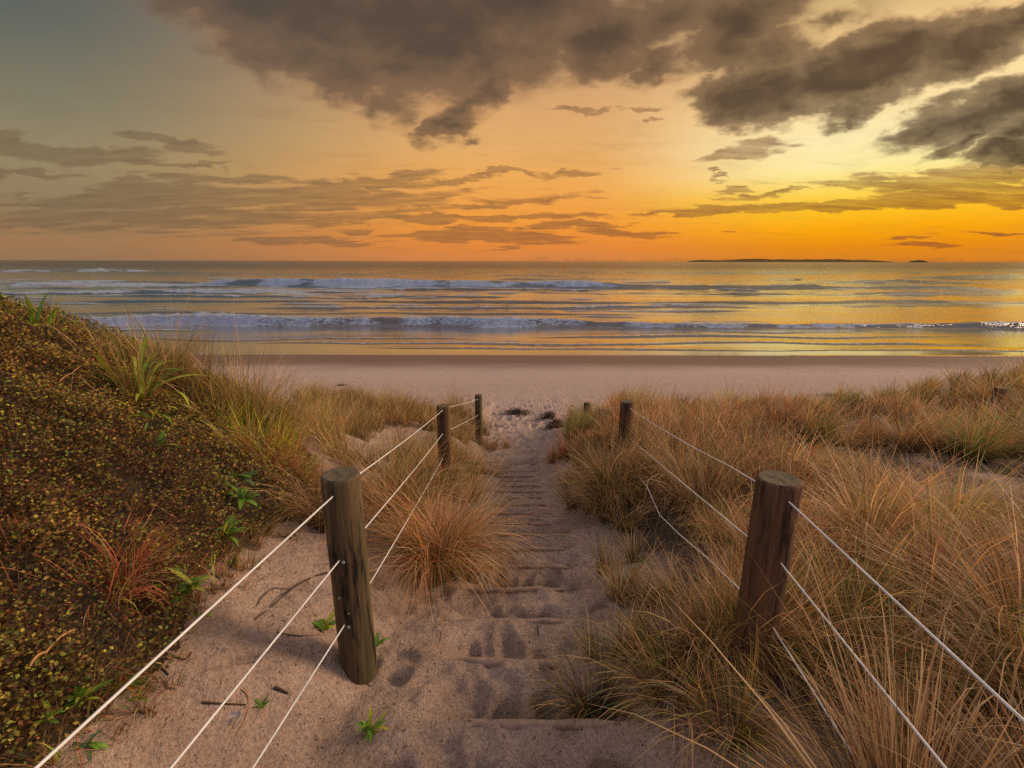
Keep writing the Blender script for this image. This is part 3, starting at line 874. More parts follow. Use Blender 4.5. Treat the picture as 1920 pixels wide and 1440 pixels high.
M_GRASS = leaf_mat('grass_blade', 0.35)
M_LEAF = leaf_mat('shrub_leaf', 0.3)

RUST = [(146, 110, 78), (134, 98, 68), (164, 128, 92), (118, 86, 62)]
STRAW = [(182, 148, 106), (166, 130, 90), (198, 166, 122), (150, 118, 80)]
GOLD = [(150, 124, 66), (162, 132, 74), (134, 112, 58), (122, 110, 60)]
GREEN = [(98, 110, 48), (84, 100, 42), (114, 122, 56), (94, 106, 62)]
BRIGHT = [(140, 156, 48), (118, 140, 44), (166, 168, 58), (156, 146, 50)]
RED = [(158, 88, 54), (142, 74, 46), (170, 104, 68), (128, 70, 44)]
PALS = {k: np.array([lin(c) for c in v]) for k, v in dict(rust=RUST, straw=STRAW, gold=GOLD, green=GREEN, bright=BRIGHT, red=RED).items()}


def pick_cols(n_, mix, rng):
    ks = list(mix.keys()); wts = np.array([mix[k] for k in ks], float); wts /= wts.sum()
    ch = rng.choice(len(ks), n_, p=wts)
    out = np.zeros((n_, 3))
    for i, k in enumerate(ks):
        s_ = ch == i
        out[s_] = PALS[k][rng.integers(0, len(PALS[k]), s_.sum())]
    return out * rng.uniform(0.75, 2.1, (n_, 1)) ** 1.15


def blades(basep, L, tilt, phi, bend, wid, colr, segs, rng, wind=None, tipgain=1.35, rootgain=0.34):
    """curved tapering blades as ribbons; returns verts, quads, tris, colours"""
    n_ = len(L)
    t = np.linspace(0, 1, segs + 1)
    th = tilt[:, None] + bend[:, None] * t[None, :] ** 1.3          # angle from vertical along the blade
    wob = rng.normal(0, 0.12, (n_, 1)) * t[None, :] + phi[:, None]
    if wind is not None:                                             # the wind turns the upper blade
        wx, wy, ws = wind
        pw = math.atan2(wy, wx)
        dlt = (pw - phi + math.pi) % (2 * math.pi) - math.pi
        wob = wob + dlt[:, None] * ws * t[None, :]
    step = (L / segs)[:, None]
    hx = np.sin(th) * np.cos(wob) * step; hy = np.sin(th) * np.sin(wob) * step; hz = np.cos(th) * step
    P = np.zeros((n_, segs + 1, 3)); P[:, 0] = basep
    P[:, 1:, 0] = basep[:, None, 0] + np.cumsum(hx[:, :-1], 1)
    P[:, 1:, 1] = basep[:, None, 1] + np.cumsum(hy[:, :-1], 1)
    P[:, 1:, 2] = basep[:, None, 2] + np.cumsum(hz[:, :-1], 1)
    a = phi + math.pi / 2 + rng.uniform(-0.9, 0.9, n_)
    side = np.stack([np.cos(a), np.sin(a), np.zeros(n_)], -1)
    wt = (wid[:, None] * (1 - t[None, :] * 0.85) * 0.5)[:, :-1]
    Lf = P[:, :-1] - side[:, None] * wt[..., None]; Rt = P[:, :-1] + side[:, None] * wt[..., None]
    V = np.concatenate([np.stack([Lf, Rt], 2).reshape(n_, -1, 3), P[:, -1:]], 1)   # 2*segs+1 verts
    nv = 2 * segs + 1
    off_ = (np.arange(n_) * nv)[:, None]
    Q = [np.concatenate([off_ + 2 * s, off_ + 2 * s + 1, off_ + 2 * s + 3, off_ + 2 * s + 2], 1) for s in range(segs - 1)]
    Tt = np.concatenate([off_ + 2 * segs - 2, off_ + 2 * segs - 1, off_ + 2 * segs], 1)
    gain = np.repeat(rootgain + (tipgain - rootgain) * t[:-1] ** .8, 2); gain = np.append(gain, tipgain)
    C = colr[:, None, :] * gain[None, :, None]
    return V.reshape(-1, 3), np.concatenate(Q, 0) if Q else np.zeros((0, 4), int), Tt, C.reshape(-1, 3)


def tuft_blades(cx, cy, n_, hgt, rad, mix, seed, spread=0.9, bend=1.3, wind=(1, 0.1, 0.3), segs=5, wid=0.0032, base_z=None, drop_side=None):
    rng = np.random.default_rng(seed)
    r_ = rad * np.sqrt(rng.random(n_)) * rng.uniform(0.5, 1, n_); a = rng.uniform(0, 2 * math.pi, n_)
    bx = cx + r_ * np.cos(a); by = cy + r_ * np.sin(a)
    bz = height(bx, by, False) - 0.01
    L = hgt * np.clip(rng.normal(0.88, 0.2, n_), 0.3, 1.45)
    nl_ = max(3, n_ // 14); lk = rng.integers(0, nl_, n_)
    phi = a * 0 + rng.uniform(0, 6.283, nl_)[lk] + rng.normal(0, 0.28, n_)
    bx = bx * .35 + .65 * (cx + rad * rng.uniform(.2, 1, nl_)[lk] * np.cos(phi)); by = by * .35 + .65 * (cy + rad * rng.uniform(.2, 1, nl_)[lk] * np.sin(phi))
    bz = height(bx, by, False) - 0.01
    L = L * rng.uniform(.75, 1.2, nl_)[lk]
    if drop_side is not None:
        m_ = rng.random(n_) < 0.5
        phi[m_] = drop_side + rng.normal(0, 0.6, m_.sum())
    tilt = np.abs(rng.normal(0.12, 0.22, n_)) + spread * (r_ / rad) * 0.55
    bd = bend * np.clip(rng.normal(1, 0.33, nl_), 0.1, 1.9)[lk] * rng.uniform(.8, 1.2, n_)
    tilt = tilt * .6 + rng.uniform(0, .35, nl_)[lk]
    # some stiff young blades stand up
    up = rng.random(n_) < 0.16
    bd[up] *= 0.35; tilt[up] *= 0.6
    wd = wid * 1.25 * rng.uniform(0.7, 1.5, n_)
    cc = pick_cols(n_, mix, rng) * rng.uniform(.55, 1.4)
    thick = rng.random(n_) < 0.07
    wd[thick] *= 1.8; L[thick] *= 1.15
    cc[thick] = PALS['straw'][rng.integers(0, 4, thick.sum())] * 1.35
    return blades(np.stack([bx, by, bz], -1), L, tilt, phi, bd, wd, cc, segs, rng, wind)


def mound_at(px, py):
    d_ = ray(px, py); d_ = d_ / d_[1]
    ys_ = np.concatenate([np.arange(0.6, 6.5, .01), np.arange(6.5, 26, .05)])
    xx_ = d_[0] * ys_
    hs_ = np.where(ys_ < 6.2, mound_top(xx_, ys_), height(xx_, ys_, False))
    k_ = np.nonzero(5 + d_[2] * ys_ <= hs_)[0]
    i_ = k_[0] if len(k_) else 300
    return np.array([xx_[i_], ys_[i_], hs_[i_] - .02])


def in_mound(x, y):
    """signed amount by which a ground point lies inside the shrub cover"""
    ex = np.interp(y, [-6, 0.2, 0.9, 1.4, 1.9, 2.4, 2.9, 3.4, 3.9, 4.4, 5.0, 5.6, 6.2], [-1.5, -1.08, -1.08, -1.18, -1.32, -1.40, -1.42, -1.50, -1.75, -2.35, -3.1, -4.2, -6.5])
    return ex + 0.10 * fbm(x * 2.2, y * 2.2, 3, 91) - x


def mound_top(x, y):
    d = in_mound(x, y)
    lump = 0.09 * fbm(x * 2.6, y * 2.6, 3, 95) + 0.06 * fbm(x * 8, y * 8, 2, 96)
    return height(x, y, False) + (0.13 * (1 - np.exp(-np.maximum(d, 0) * 9)) + lump * sst(d, 0, .25)) * (d > 0) - 0.02 * (d <= 0)


def merge(parts):
    V = []; Q = []; T = []; C = []; o_ = 0
    for (v_, q_, t_, c_) in parts:
        V.append(v_); Q.append(q_ + o_); T.append(t_ + o_); C.append(c_); o_ += len(v_)
    return np.concatenate(V), np.concatenate(Q), np.concatenate(T), np.concatenate(C)


def tussock(px, py, label, n_=260, hgt=0.5, rad=0.12, mix=None, name='grass_tussock', subs=1, cat='grass tussock', group=None, **kw):
    g = mound_at(px, py) if px < 520 else ground_at(px, py)
    seed = int(px * 7 + py)
    rg = random.Random(seed)
    parts_ = []
    for s_ in range(subs):
        dxx = rg.gauss(0, rad * 0.9) if subs > 1 else 0; dyy = rg.gauss(0, rad * 0.7) if subs > 1 else 0
        parts_.append(tuft_blades(g[0] + dxx, g[1] + dyy, n_ // subs, hgt * rg.uniform(0.85, 1.1), rad * (0.6 if subs > 1 else 1), mix or {'rust': 1}, seed + s_, **kw))
    V, Q, T, C = merge(parts_)
    o_ = mesh_np(name, V, quads=Q, tris=T, cols=C, mat=M_GRASS, origin=g)
    tag(o_, label, cat, group)
    return o_


LG = 'grass tussocks on the dune left of the path'
ML = {'rust': 4, 'straw': 3, 'gold': 3, 'green': 1.4}
MG = {'rust': 2.4, 'straw': 1.5, 'gold': 3.5, 'green': 3}
tussock(800, 1048, 'big shaggy straw-brown tussock drooping onto the sand right behind the front left post', 2800, .80, .29, {'rust': 4, 'straw': 4, 'red': 2, 'gold': 2, 'green': 1}, subs=8, bend=1.9, group=LG, spread=1.2, wind=(0.6, -0.6, .35))
tussock(775, 950, 'green-topped tussock just behind the shaggy straw-brown one left of the path', 1100, .62, .24, MG, subs=3, bend=1.4, group=LG)
tussock(850, 930, 'brown tussock leaning over the left edge of the steps halfway down', 900, .46, .2, ML, subs=3, bend=1.9, group=LG, spread=1.2)
tussock(845, 880, 'tussock hugging the foot of the second left post', 1000, .62, .3, MG, subs=4, bend=1.5, group=LG)
tussock(893, 800, 'upright tussock hiding the foot of the last left post', 900, .80, .24, MG, subs=4, bend=.8, spread=.6, group=LG)
tussock(930, 838, 'low feathery tussock reaching into the gap onto the beach from the left', 500, .34, .16, {'straw': 4, 'rust': 4}, subs=3, bend=1.8, group=LG, spread=1.2)
tussock(770, 870, 'thin green tussock below the left wires between the two nearest posts', 600, .5, .25, MG, subs=3, group=LG)
tussock(868, 868, 'rusty drooping tussock at the left side of the gap onto the beach', 1100, .6, .34, ML, subs=5, bend=1.7, group=LG, spread=1.2)
tussock(905, 835, 'pale feathery tussock falling over the end of the steps on the left', 600, .40, .26, {'straw': 4, 'rust': 4, 'gold': 1}, subs=4, bend=1.9, group=LG, spread=1.3, wind=(1, -.3, .4))
tussock(735, 785, 'tall upright tussock on the crest left of the second left post', 900, .62, .36, MG, subs=4, bend=0.8, group=LG, wind=(1, 0, .4), spread=.6)
tussock(790, 790, 'upright brown tussock standing against the pale beach behind the second left post', 900, .58, .42, ML, subs=5, bend=0.85, group=LG, wind=(1, 0, .4), spread=.6)
tussock(860, 785, 'wind-bent tussock in front of the last left post', 900, .58, .42, ML, subs=4, bend=1.0, group=LG, wind=(1, 0, .6), spread=.6)
tussock(610, 840, 'broad green and brown tussock on the slope between the mound and the left fence', 1200, .46, .28, MG, subs=5, bend=1.2, group=LG, wind=(-1, -.2, .1))
tussock(640, 810, 'tussock with bent pale tips on the right shoulder of the broad green and brown one', 800, .50, .25, MG, subs=4, bend=1.0, group=LG)
tussock(510, 790, 'spiky dark tussock sticking up before the beach at the right end of the mound', 1000, .72, .26, MG, subs=4, bend=0.85, group=LG, spread=.8)
tussock(570, 790, 'tussock between the spiky dark one and the broad green and brown one', 700, .42, .25, MG, subs=4, bend=1.0, group=LG)
tussock(450, 775, 'sparse tussock of long single blades arching over the wet sand', 220, .62, .14, {'green': 3, 'gold': 3}, subs=2, bend=1.0, group=LG, spread=1.1)
tussock(345, 722, 'tall tussock with feathery tips crowning the shoulder of the shrub mound', 1100, .66, .24, {'green': 4, 'gold': 3, 'rust': 3}, subs=4, bend=.9, group=LG, spread=.9, wind=(-.6, -.1, .15))
tussock(395, 750, 'brown tussock tumbling down the right side of the mound shoulder', 800, .42, .20, ML, subs=4, bend=1.2, group=LG)
tussock(285, 672, 'dry stalky tussock breaking the skyline on top of the mound', 260, .5, .16, {'straw': 2, 'rust': 4, 'gold': 1}, subs=2, bend=.6, group=LG)
tussock(100, 606, 'few dark stalks rising from the top of the mound at the left', 60, .36, .16, {'rust': 2, 'green': 2}, subs=2, bend=.5, group=LG)
tussock(500, 880, 'orange and green tussock hanging over the sand at the lower right edge of the mound', 1000, .42, .17, {'red': 4, 'bright': 3, 'straw': 1.5, 'gold': 2}, subs=4, bend=1.5, group=LG, wind=(.6, -1, .4), wid=.004)
tussock(545, 905, 'coppery dead tussock at the tip of the mound beside the bare sand', 800, .28, .13, {'red': 4, 'rust': 3, 'gold': 1}, subs=4, bend=1.9, group=LG, wind=(.6, -1, .5))
tussock(470, 830, 'bright green tussock on the upper right flank of the mound', 700, .5, .16, {'bright': 5, 'gold': 2, 'red': 1}, subs=3, bend=1.1, group=LG, wid=.0045)
tussock(270, 1120, 'copper red tussock with limp green blades at the lower edge of the mound', 420, .30, .11, {'red': 6, 'rust': 3, 'bright': 1.5}, subs=3, bend=1.9, group=LG, wind=(.4, -1, .4), wid=.004)
tussock(215, 1050, 'reddish dry grass patch set into the dark shrubs above the copper red tussock', 260, .22, .12, {'red': 6, 'rust': 3}, subs=3, bend=1.7, group=LG)

RG = 'grass tussocks on the dune right of the path'
MR = {'rust': 5, 'straw': 4, 'gold': 3, 'green': 1.0}
tussock(1035, 868, 'dark tussock leaning into the path at the top right end of the steps', 600, .34, .13, {'rust': 5, 'red': 2, 'green': 1}, subs=3, bend=1.6, group=RG, wind=(-1, -.4, .5))
tussock(1155, 905, 'rounded straw tussock overhanging the right side of the steps', 1700, .66, .27, MR, subs=7, bend=1.7, group=RG, spread=1.2)
tussock(1120, 862, 'rounded tussock behind the overhanging straw one near the gap onto the beach', 1200, .56, .28, MR, subs=6, bend=1.6, group=RG, spread=1.2)
tussock(1130, 805, 'tussock with flowering tips below the small distant right post', 700, .36, .30, {'rust': 4, 'straw': 4, 'green': 1}, subs=5, bend=1.2, group=RG)
tussock(1205, 790, 'dark green upright tussock beside the second right post', 900, .85, .25, {'green': 3, 'rust': 2, 'gold': 2}, subs=3, bend=.8, group=RG, spread=.7, wind=(1, 0, .4))
tussock(1160, 985, 'pale green low tussock at the right edge of the steps', 500, .28, .16, {'green': 2, 'straw': 4, 'gold': 2}, subs=3, bend=1.3, group=RG)
tussock(1290, 985, 'long-haired straw tussock bowed toward the path in front of the right wires', 1800, .78, .30, {'straw': 5, 'rust': 4, 'gold': 2, 'green': .6}, subs=5, bend=2.0, group=RG, spread=1.1)
tussock(1140, 950, 'brown tussock drooping onto the right edge of the middle steps', 1300, .50, .20, MR, subs=5, bend=1.9, group=RG, spread=1.2, wind=(-1, -.4, .3))
tussock(1165, 1075, 'small low tussock of thin pale blades on the right side of the sand', 380, .26, .13, {'straw': 4, 'gold': 3, 'green': 2}, subs=3, bend=1.3, group=RG)
tussock(1255, 1120, 'flat brown tussock spreading over the sand left of the front right post', 700, .3, .2, {'rust': 4, 'straw': 3, 'green': 2}, subs=4, bend=1.6, group=RG)
tussock(1200, 1215, 'spiky olive tussock at the right edge of the path in the foreground', 800, .27, .12, {'gold': 4, 'green': 3, 'straw': 2}, subs=4, bend=1.2, group=RG)
tussock(1290, 1290, 'low sweeping tussock at the bottom of the grass beside the bare sand', 1100, .42, .20, {'rust': 4, 'gold': 4, 'green': 1.5}, subs=5, bend=1.9, group=RG, spread=1.3, wind=(-1, -.3, .3))
tussock(1340, 900, 'tall coarse tussock under the right wires between the two nearest right posts', 1500, .72, .34, MR, subs=6, bend=1.6, group=RG)
tussock(1250, 850, 'tall brown tussock hiding the foot of the second right post', 1400, .74, .34, MR, subs=6, bend=1.3, group=RG)
tussock(1500, 1235, 'shaggy tussock covering the foot of the front right post', 900, .58, .20, MG, subs=4, bend=1.2, group=RG, spread=.8)
tussock(1395, 1215, 'brown tussock just left of the front right post foot', 900, .55, .20, MR, subs=4, bend=1.4, group=RG)
tussock(812, 915, 'tall grass tussock standing in front of the second left post', 900, .58, .22, MG, subs=3, bend=.9, group=LG, spread=.7)
tussock(1440, 1215, 'green upright blades at the foot of the front right post', 260, .34, .10, {'green': 6, 'bright': 1}, subs=2, bend=.6, group=RG, spread=.6, wid=.0045)

# the grass mass right of the path (uncountable)
rs = np.random.default_rng(99)
fparts = []
bare = [((1235, 1020), .34), ((1230, 1110), .28), ((1165, 1120), .25), ((1560, 812), .95), ((1840, 925), 1.0), ((1300, 1180), .18), ((1490, 1395), .22), ((1780, 1400), .18)]
bare = [(ground_at(*q), r_ * 1.5) for q, r_ in bare]
count = 0
tries = 0
rows_done = []
while count < 470 and tries < 26000:
    tries += 1
    y = 0.75 + (rs.random() ** 1.35) * 11.5
    x = rs.uniform(0.62, 1.55 * y + 1.6)
    edge_x = np.interp(y, [0.7, 1.2, 1.6, 2.2, 3.0, 4.0, 6, 8, 9, 12], [0.70, .82, 1.0, 1.08, 0.98, 0.88, 0.86, 0.92, 1.1, 1.7])
    if x < edge_x + 0.05: continue
    if y > 10.8 + 0.6 * math.sin(x * 1.3) : continue
    if any(((x - g[0]) ** 2 + ((y - g[1])) ** 2) < r_ ** 2 for g, r_ in bare): continue
    mind = 0.23 + 0.030 * y
    if any((x - a) ** 2 + (y - b) ** 2 < mind ** 2 for a, b in rows_done[-400:]): continue
    rows_done.append((x, y))
    count += 1
    az_ = math.atan2(x, y)
    redness = math.exp(-((x - 2.6) / 1.5) ** 2 - ((y - 7.0) / 2.2) ** 2)
    gold = sst(np.array(x - 0.6 * y), -0.3, 2.0).item()
    mix = {'rust': 3.4 + 3 * redness, 'red': 0.6 + 9 * redness, 'straw': 2.6, 'gold': 2.2 + 4 * gold, 'green': 2.4 + 3.0 * gold}
    if y < 3.2: nb, sg, wd_, hg = 560, 5, .0033, rs.uniform(.45, .80)
    elif y < 6: nb, sg, wd_, hg = 480, 4, .0046, rs.uniform(.42, .76)
    else: nb, sg, wd_, hg = 290, 3, .0066, rs.uniform(.36, .68)
    far_bend = 2.35 if y < 5 else (1.5 if y < 7.5 else 0.95)
    if 1.0 < y < 5.2 and x < 1.75: hg *= .62
    mix = {k_: v_ * rs.random() ** 4 + .02 for k_, v_ in mix.items()}
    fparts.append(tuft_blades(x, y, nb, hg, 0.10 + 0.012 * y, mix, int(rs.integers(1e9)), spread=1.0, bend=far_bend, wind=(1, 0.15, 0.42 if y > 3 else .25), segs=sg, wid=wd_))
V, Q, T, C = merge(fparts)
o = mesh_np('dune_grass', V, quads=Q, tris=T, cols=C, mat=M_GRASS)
tag(o, 'dense mass of long windblown brown and gold dune grass covering the slope right of the path', 'grass', kind='stuff')
print('field tufts', count, 'tris', len(Q) * 2 + len(T))

# thinner grass over the left crest, both sides behind the named tussocks
fparts = []
for k in range(150):
    y = rs.uniform(6.6, 10.8); x = -rs.uniform(0.95, 2.6 + (y - 6) * 0.5)
    if (x + 1.55) ** 2 / .5 + (y - 6.9) ** 2 / 1.4 < 1: continue
    fparts.append(tuft_blades(x, y, 120, rs.uniform(.32, .55), .2, {'rust': 3, 'gold': 3, 'straw': 2, 'green': 2}, int(rs.integers(1e9)), bend=1.1, wind=(1, 0, .35), segs=3, wid=.006))
for k in range(46):
    y = rs.uniform(3.2, 6.5); x = -rs.uniform(0.72, 1.1)
    fparts.append(tuft_blades(x, y, 110, rs.uniform(.2, .34), .14, {'rust': 4, 'gold': 2, 'straw': 3, 'green': 1}, int(rs.integers(1e9)), bend=1.6, wind=(1, -.3, .3), segs=4, wid=.0042))
for k in range(60):
    y = rs.uniform(4.6, 7.5); x = -rs.uniform(2.1, 4.6)
    fparts.append(tuft_blades(x, y, 110, rs.uniform(.25, .42), .2, {'rust': 3, 'gold': 3, 'straw': 2, 'green': 2}, int(rs.integers(1e9)), bend=1.1, wind=(1, 0, .35), segs=3, wid=.005))
for k in range(90):
    y = rs.uniform(.5, 4.4)
    ex_ = float(np.interp(y, [0.2, 0.9, 1.4, 1.9, 2.4, 2.9, 3.4, 3.9, 4.4], [-1.08, -1.08, -1.18, -1.32, -1.40, -1.42, -1.50, -1.75, -2.35]))
    x = ex_ + rs.normal(-.03, .05)
    mx = {'red': 4 * rs.random(), 'rust': 3, 'bright': 2.0 * rs.random() ** 2, 'green': 1, 'gold': 1}
    fparts.append(tuft_blades(x, y, 34, rs.uniform(.08, .22), .06, mx, int(rs.integers(1e9)), bend=1.7, wind=(.8, -.5, .4), segs=4, wid=.0024))
V, Q, T, C = merge(fparts)
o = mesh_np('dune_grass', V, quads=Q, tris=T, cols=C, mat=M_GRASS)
tag(o, 'thinner brown dune grass filling the slope and crest left of the path', 'grass', kind='stuff')

# ------------------------------------------------------------------ creeping shrub mound
rs = np.random.default_rng(5)


mx_ = np.arange(-9.0, -0.9, 0.045); my_ = np.arange(-1.5, 6.3, 0.045)
MX, MY = np.meshgrid(mx_, my_)
MZ = mound_top(MX.ravel(), MY.ravel()).reshape(MX.shape) - 0.03
ins = in_mound(MX.ravel(), MY.ravel()).reshape(MX.shape) > -0.02
idx = np.arange(MX.size).reshape(MX.shape)
keep = ins[:-1, :-1] & ins[:-1, 1:] & ins[1:, 1:] & ins[1:, :-1]
q = np.stack([idx[:-1, :-1], idx[:-1, 1:], idx[1:, 1:], idx[1:, :-1]], -1)[keep]
m, n, p = new_mat('shrub_understory')
tc = n.n.new('ShaderNodeTexCoord').outputs['Object']
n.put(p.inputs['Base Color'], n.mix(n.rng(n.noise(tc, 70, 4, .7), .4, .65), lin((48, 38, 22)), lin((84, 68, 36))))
p.inputs['Roughness'].default_value = 1.0
n.l.new(n.bump(n.noise(tc, 60, 4, .7), 1.0, .04), p.inputs['Normal'])
shrub = empty('creeping_shrub', (-2.6, 2.5, H(-2.6, 2.5)), 'mound of creeping shrub with tiny brown, gold and green leaves covering the dune left of the path', 'ground cover')
shrub['kind'] = 'stuff'
so_ = np.array(shrub.location)
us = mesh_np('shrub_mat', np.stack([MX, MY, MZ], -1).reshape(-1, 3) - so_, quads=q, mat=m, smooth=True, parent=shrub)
us['kind'] = 'stuff'

NL = 420000
# candidates concentrated near the camera
yy = 0.1 + 6.1 * rs.random(NL * 2) ** 1.6
rx = -(0.95 + rs.random(NL * 2) * (0.6 + yy * 1.25))
d = in_mound(rx, yy)
k = (d > 0.0 + 0.06 * rs.random(len(d)))
rx = rx[k][:NL]; yy = yy[k][:NL]
nl = len(rx)
dist = np.sqrt(rx ** 2 + yy ** 2 + 1)
tz = mound_top(rx, yy) - 0.03
clump = fbm(rx * 8, yy * 8, 3, 191)
keepl = rs.random(nl) < np.clip(.72 + 1.4 * clump, .28, 1)
rx, yy, dist, tz, clump = rx[keepl], yy[keepl], dist[keepl], tz[keepl], clump[keepl]; nl = len(rx)
hl = rs.random(nl) ** 0.8
hz = tz + hl * (0.06 + 0.09 * clump + 0.012 * dist).clip(.015)
size = (0.0024 + 0.00100 * dist) * rs.uniform(0.7, 1.5, nl)
nrm = np.stack([rs.normal(0, .65, nl) + 0.15, rs.normal(0, .65, nl) - 0.25, np.ones(nl)], -1); nrm /= np.linalg.norm(nrm, axis=1, keepdims=True)
t1 = np.cross(nrm, rs.normal(0, 1, (nl, 3))); t1 /= np.linalg.norm(t1, axis=1, keepdims=True)
t2 = np.cross(nrm, t1)
Pc = np.stack([rx, yy, hz], -1)
s3 = size[:, None]
LV = np.stack([Pc - t1 * s3 * 1.25, Pc - t2 * s3 * .85 + nrm * s3 * .3, Pc + t1 * s3 * 1.25, Pc + t2 * s3 * .85 + nrm * s3 * .3], 1).reshape(-1, 3)
LQ = np.arange(nl * 4).reshape(-1, 4)
pal = np.array([lin(c) for c in [(94, 66, 40), (80, 54, 34), (116, 90, 44), (132, 116, 48), (150, 136, 54), (180, 158, 62), (116, 124, 48), (94, 112, 50), (140, 86, 50), (56, 42, 28)]])
patch = fbm(rx * 1.6, yy * 1.6, 3, 131); patch2 = fbm(rx * 1.1 + 9, yy * 1.1, 3, 141)
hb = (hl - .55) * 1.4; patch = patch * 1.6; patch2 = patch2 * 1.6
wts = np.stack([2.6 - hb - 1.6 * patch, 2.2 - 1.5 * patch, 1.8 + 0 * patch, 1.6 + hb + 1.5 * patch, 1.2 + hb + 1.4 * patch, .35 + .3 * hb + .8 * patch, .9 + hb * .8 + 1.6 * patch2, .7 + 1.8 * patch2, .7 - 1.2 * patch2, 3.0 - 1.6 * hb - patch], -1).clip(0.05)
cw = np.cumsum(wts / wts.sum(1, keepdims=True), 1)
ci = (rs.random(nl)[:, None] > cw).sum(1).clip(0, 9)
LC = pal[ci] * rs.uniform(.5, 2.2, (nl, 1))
LC = np.repeat(LC, 4, 0)
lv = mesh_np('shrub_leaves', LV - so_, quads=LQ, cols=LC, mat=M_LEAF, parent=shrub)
lv['kind'] = 'stuff'
# wiry stems
ns = 18000
si = rs.integers(0, nl, ns)
st_b, sq_, st_t, sc_ = blades(Pc[si] - np.array([0, 0, .03]), rs.uniform(.04, .12, ns) * (1 + .1 * dist[si]), rs.uniform(.3, 1.5, ns), rs.uniform(0, 6.28, ns), rs.uniform(-.6, .9, ns),
                              np.full(ns, .0016) * (1 + .3 * dist[si]), pick_cols(ns, {'red': 3, 'rust': 3}, rs) * .75, 3, rs)
stm = mesh_np('shrub_stems', st_b - so_, quads=sq_, tris=st_t, cols=sc_, mat=M_GRASS, parent=shrub)
stm['kind'] = 'stuff'

# ------------------------------------------------------------------ green weeds
def leaf_mesh(name, L, wdt, curl, cols, nseg=5, fold=0.25):
    V = []; Q = []; C = []
    for i in range(nseg + 1):
        t = i / nseg
        ang = curl * t
        x = L * (math.sin(ang) / max(curl, 1e-3)) if curl > 1e-3 else L * t
        z = L * (1 - math.cos(ang)) / max(curl, 1e-3)
        ww = wdt * (math.sin(math.pi * min(1, 0.12 + t * 0.86)) ** 0.8) * (1 if i < nseg else .1)
        V += [(x, -ww, -z + fold * ww), (x, 0, -z), (x, ww, -z + fold * ww)]
        g = 0.75 + 0.35 * t
        for cc, mm in ((cols[0], 1), (cols[1], 1.15), (cols[0], .95)):
            C.append(tuple(v_ * g * mm for v_ in cc))
    for i in range(nseg):
        a = i * 3
        Q += [(a, a + 3, a + 4, a + 1), (a + 1, a + 4, a + 5, a + 2)]
    me_o = mesh_np(name, np.array(V), quads=np.array(Q), cols=np.array(C), mat=M_WEED, smooth=True)
    me = me_o.data
    bpy.data.objects.remove(me_o)
    return me


M_WEED = leaf_mat('weed_leaf', 0.3, 0.45)
gc = [lin((94, 138, 44)), lin((122, 160, 54))]; yc_ = [lin((150, 166, 50)), lin((178, 180, 62))]; oc = [lin((164, 112, 40)), lin((186, 120, 44))]; tcx = [lin((74, 112, 70)), lin((96, 130, 86))]
LEAVES = {
    'green': [leaf_mesh('leaf', 1, .13, c_, gc) for c_ in (.4, .9, 1.4)],
    'yellow': [leaf_mesh('leaf', 1, .10, c_, yc_) for c_ in (.3, .8, 1.3)],
    'orange': [leaf_mesh('leaf', 1, .08, c_, oc) for c_ in (.6, 1.1)],
    'teal': [leaf_mesh('leaf', 1, .09, c_, tcx) for c_ in (.5, 1.0)],
    'reed': [leaf_mesh('leaf', 1, .045, c_, yc_, 7) for c_ in (.5, 1.1, 1.7)],
    'reedg': [leaf_mesh('leaf', 1, .04, c_, gc, 7) for c_ in (.5, 1.1, 1.7)]}


def weed(px, py, label, n_=14, size=.07, kinds=('green',), up=(0.2, 1.2), name='weed', cat='weed', lift=0.0, on_mound=False):
    g = ground_at(px, py)
    if on_mound:
        g = mound_at(px, py)
    e = empty(name, tuple(g + np.array([0, 0, lift])), label, cat)
    rg = random.Random(int(px * 3 + py))
    for i in range(n_):
        kd = rg.choice(kinds)
        o_ = bpy.data.objects.new('leaf', rg.choice(LEAVES[kd])); COL.objects.link(o_)
        o_.parent = e
        s_ = size * rg.uniform(.6, 1.25)
        o_.scale = (s_, s_, s_)
        o_.location = (rg.gauss(0, size * .12), rg.gauss(0, size * .12), rg.uniform(-.002, size * .25))
        o_.rotation_euler = (rg.uniform(-.3, .3), -rg.uniform(*up), i / n_ * 6.283 * 2.4 + rg.uniform(-.5, .5))
    return e


weed(694, 1372, 'small green weed with toothed leaves on the sand below the front left post', 17, .066, ('green', 'green', 'yellow'))
weed(345, 1122, 'leafy bright green weed at the sandy edge of the shrub mound above the wire', 26, .105, ('green', 'yellow'), on_mound=True, lift=.03)
weed(372, 1165, 'limp green weed hanging down the sand just under the leafy bright green one', 7, .07, ('green', 'yellow'), up=(-.6, .3), on_mound=True, lift=.03)
weed(428, 1012, 'green weed tuft at the edge of the sand above the empty slope', 22, .10, ('green', 'green', 'yellow'), on_mound=True, lift=.03)
weed(452, 945, 'dull green weed rosette on the lower flank of the mound beside the orange grass', 20, .12, ('green', 'teal'), on_mound=True, lift=.03)
weed(448, 905, 'blue-green leaves poking out over the dull green rosette', 10, .12, ('teal', 'green'), on_mound=True, lift=.03)
weed(606, 1185, 'small weed with a yellow leaf growing at the left side of the front left post', 12, .085, ('green', 'yellow'))
weed(704, 1215, 'tiny weed peeping out at the right side of the front left post', 9, .06, ('green', 'yellow'))
weed(585, 905, 'small green weed on the sand just left of the front left post top', 12, .09, ('green', 'yellow'))
weed(240, 1300, 'straggling green weed under the top left wire in the bottom left corner', 16, .06, ('green', 'yellow', 'orange'), on_mound=True, lift=.03)
weed(262, 1320, 'few yellow-green sprigs on the sand beside the straggling weed', 9, .04, ('yellow', 'green', 'orange'))
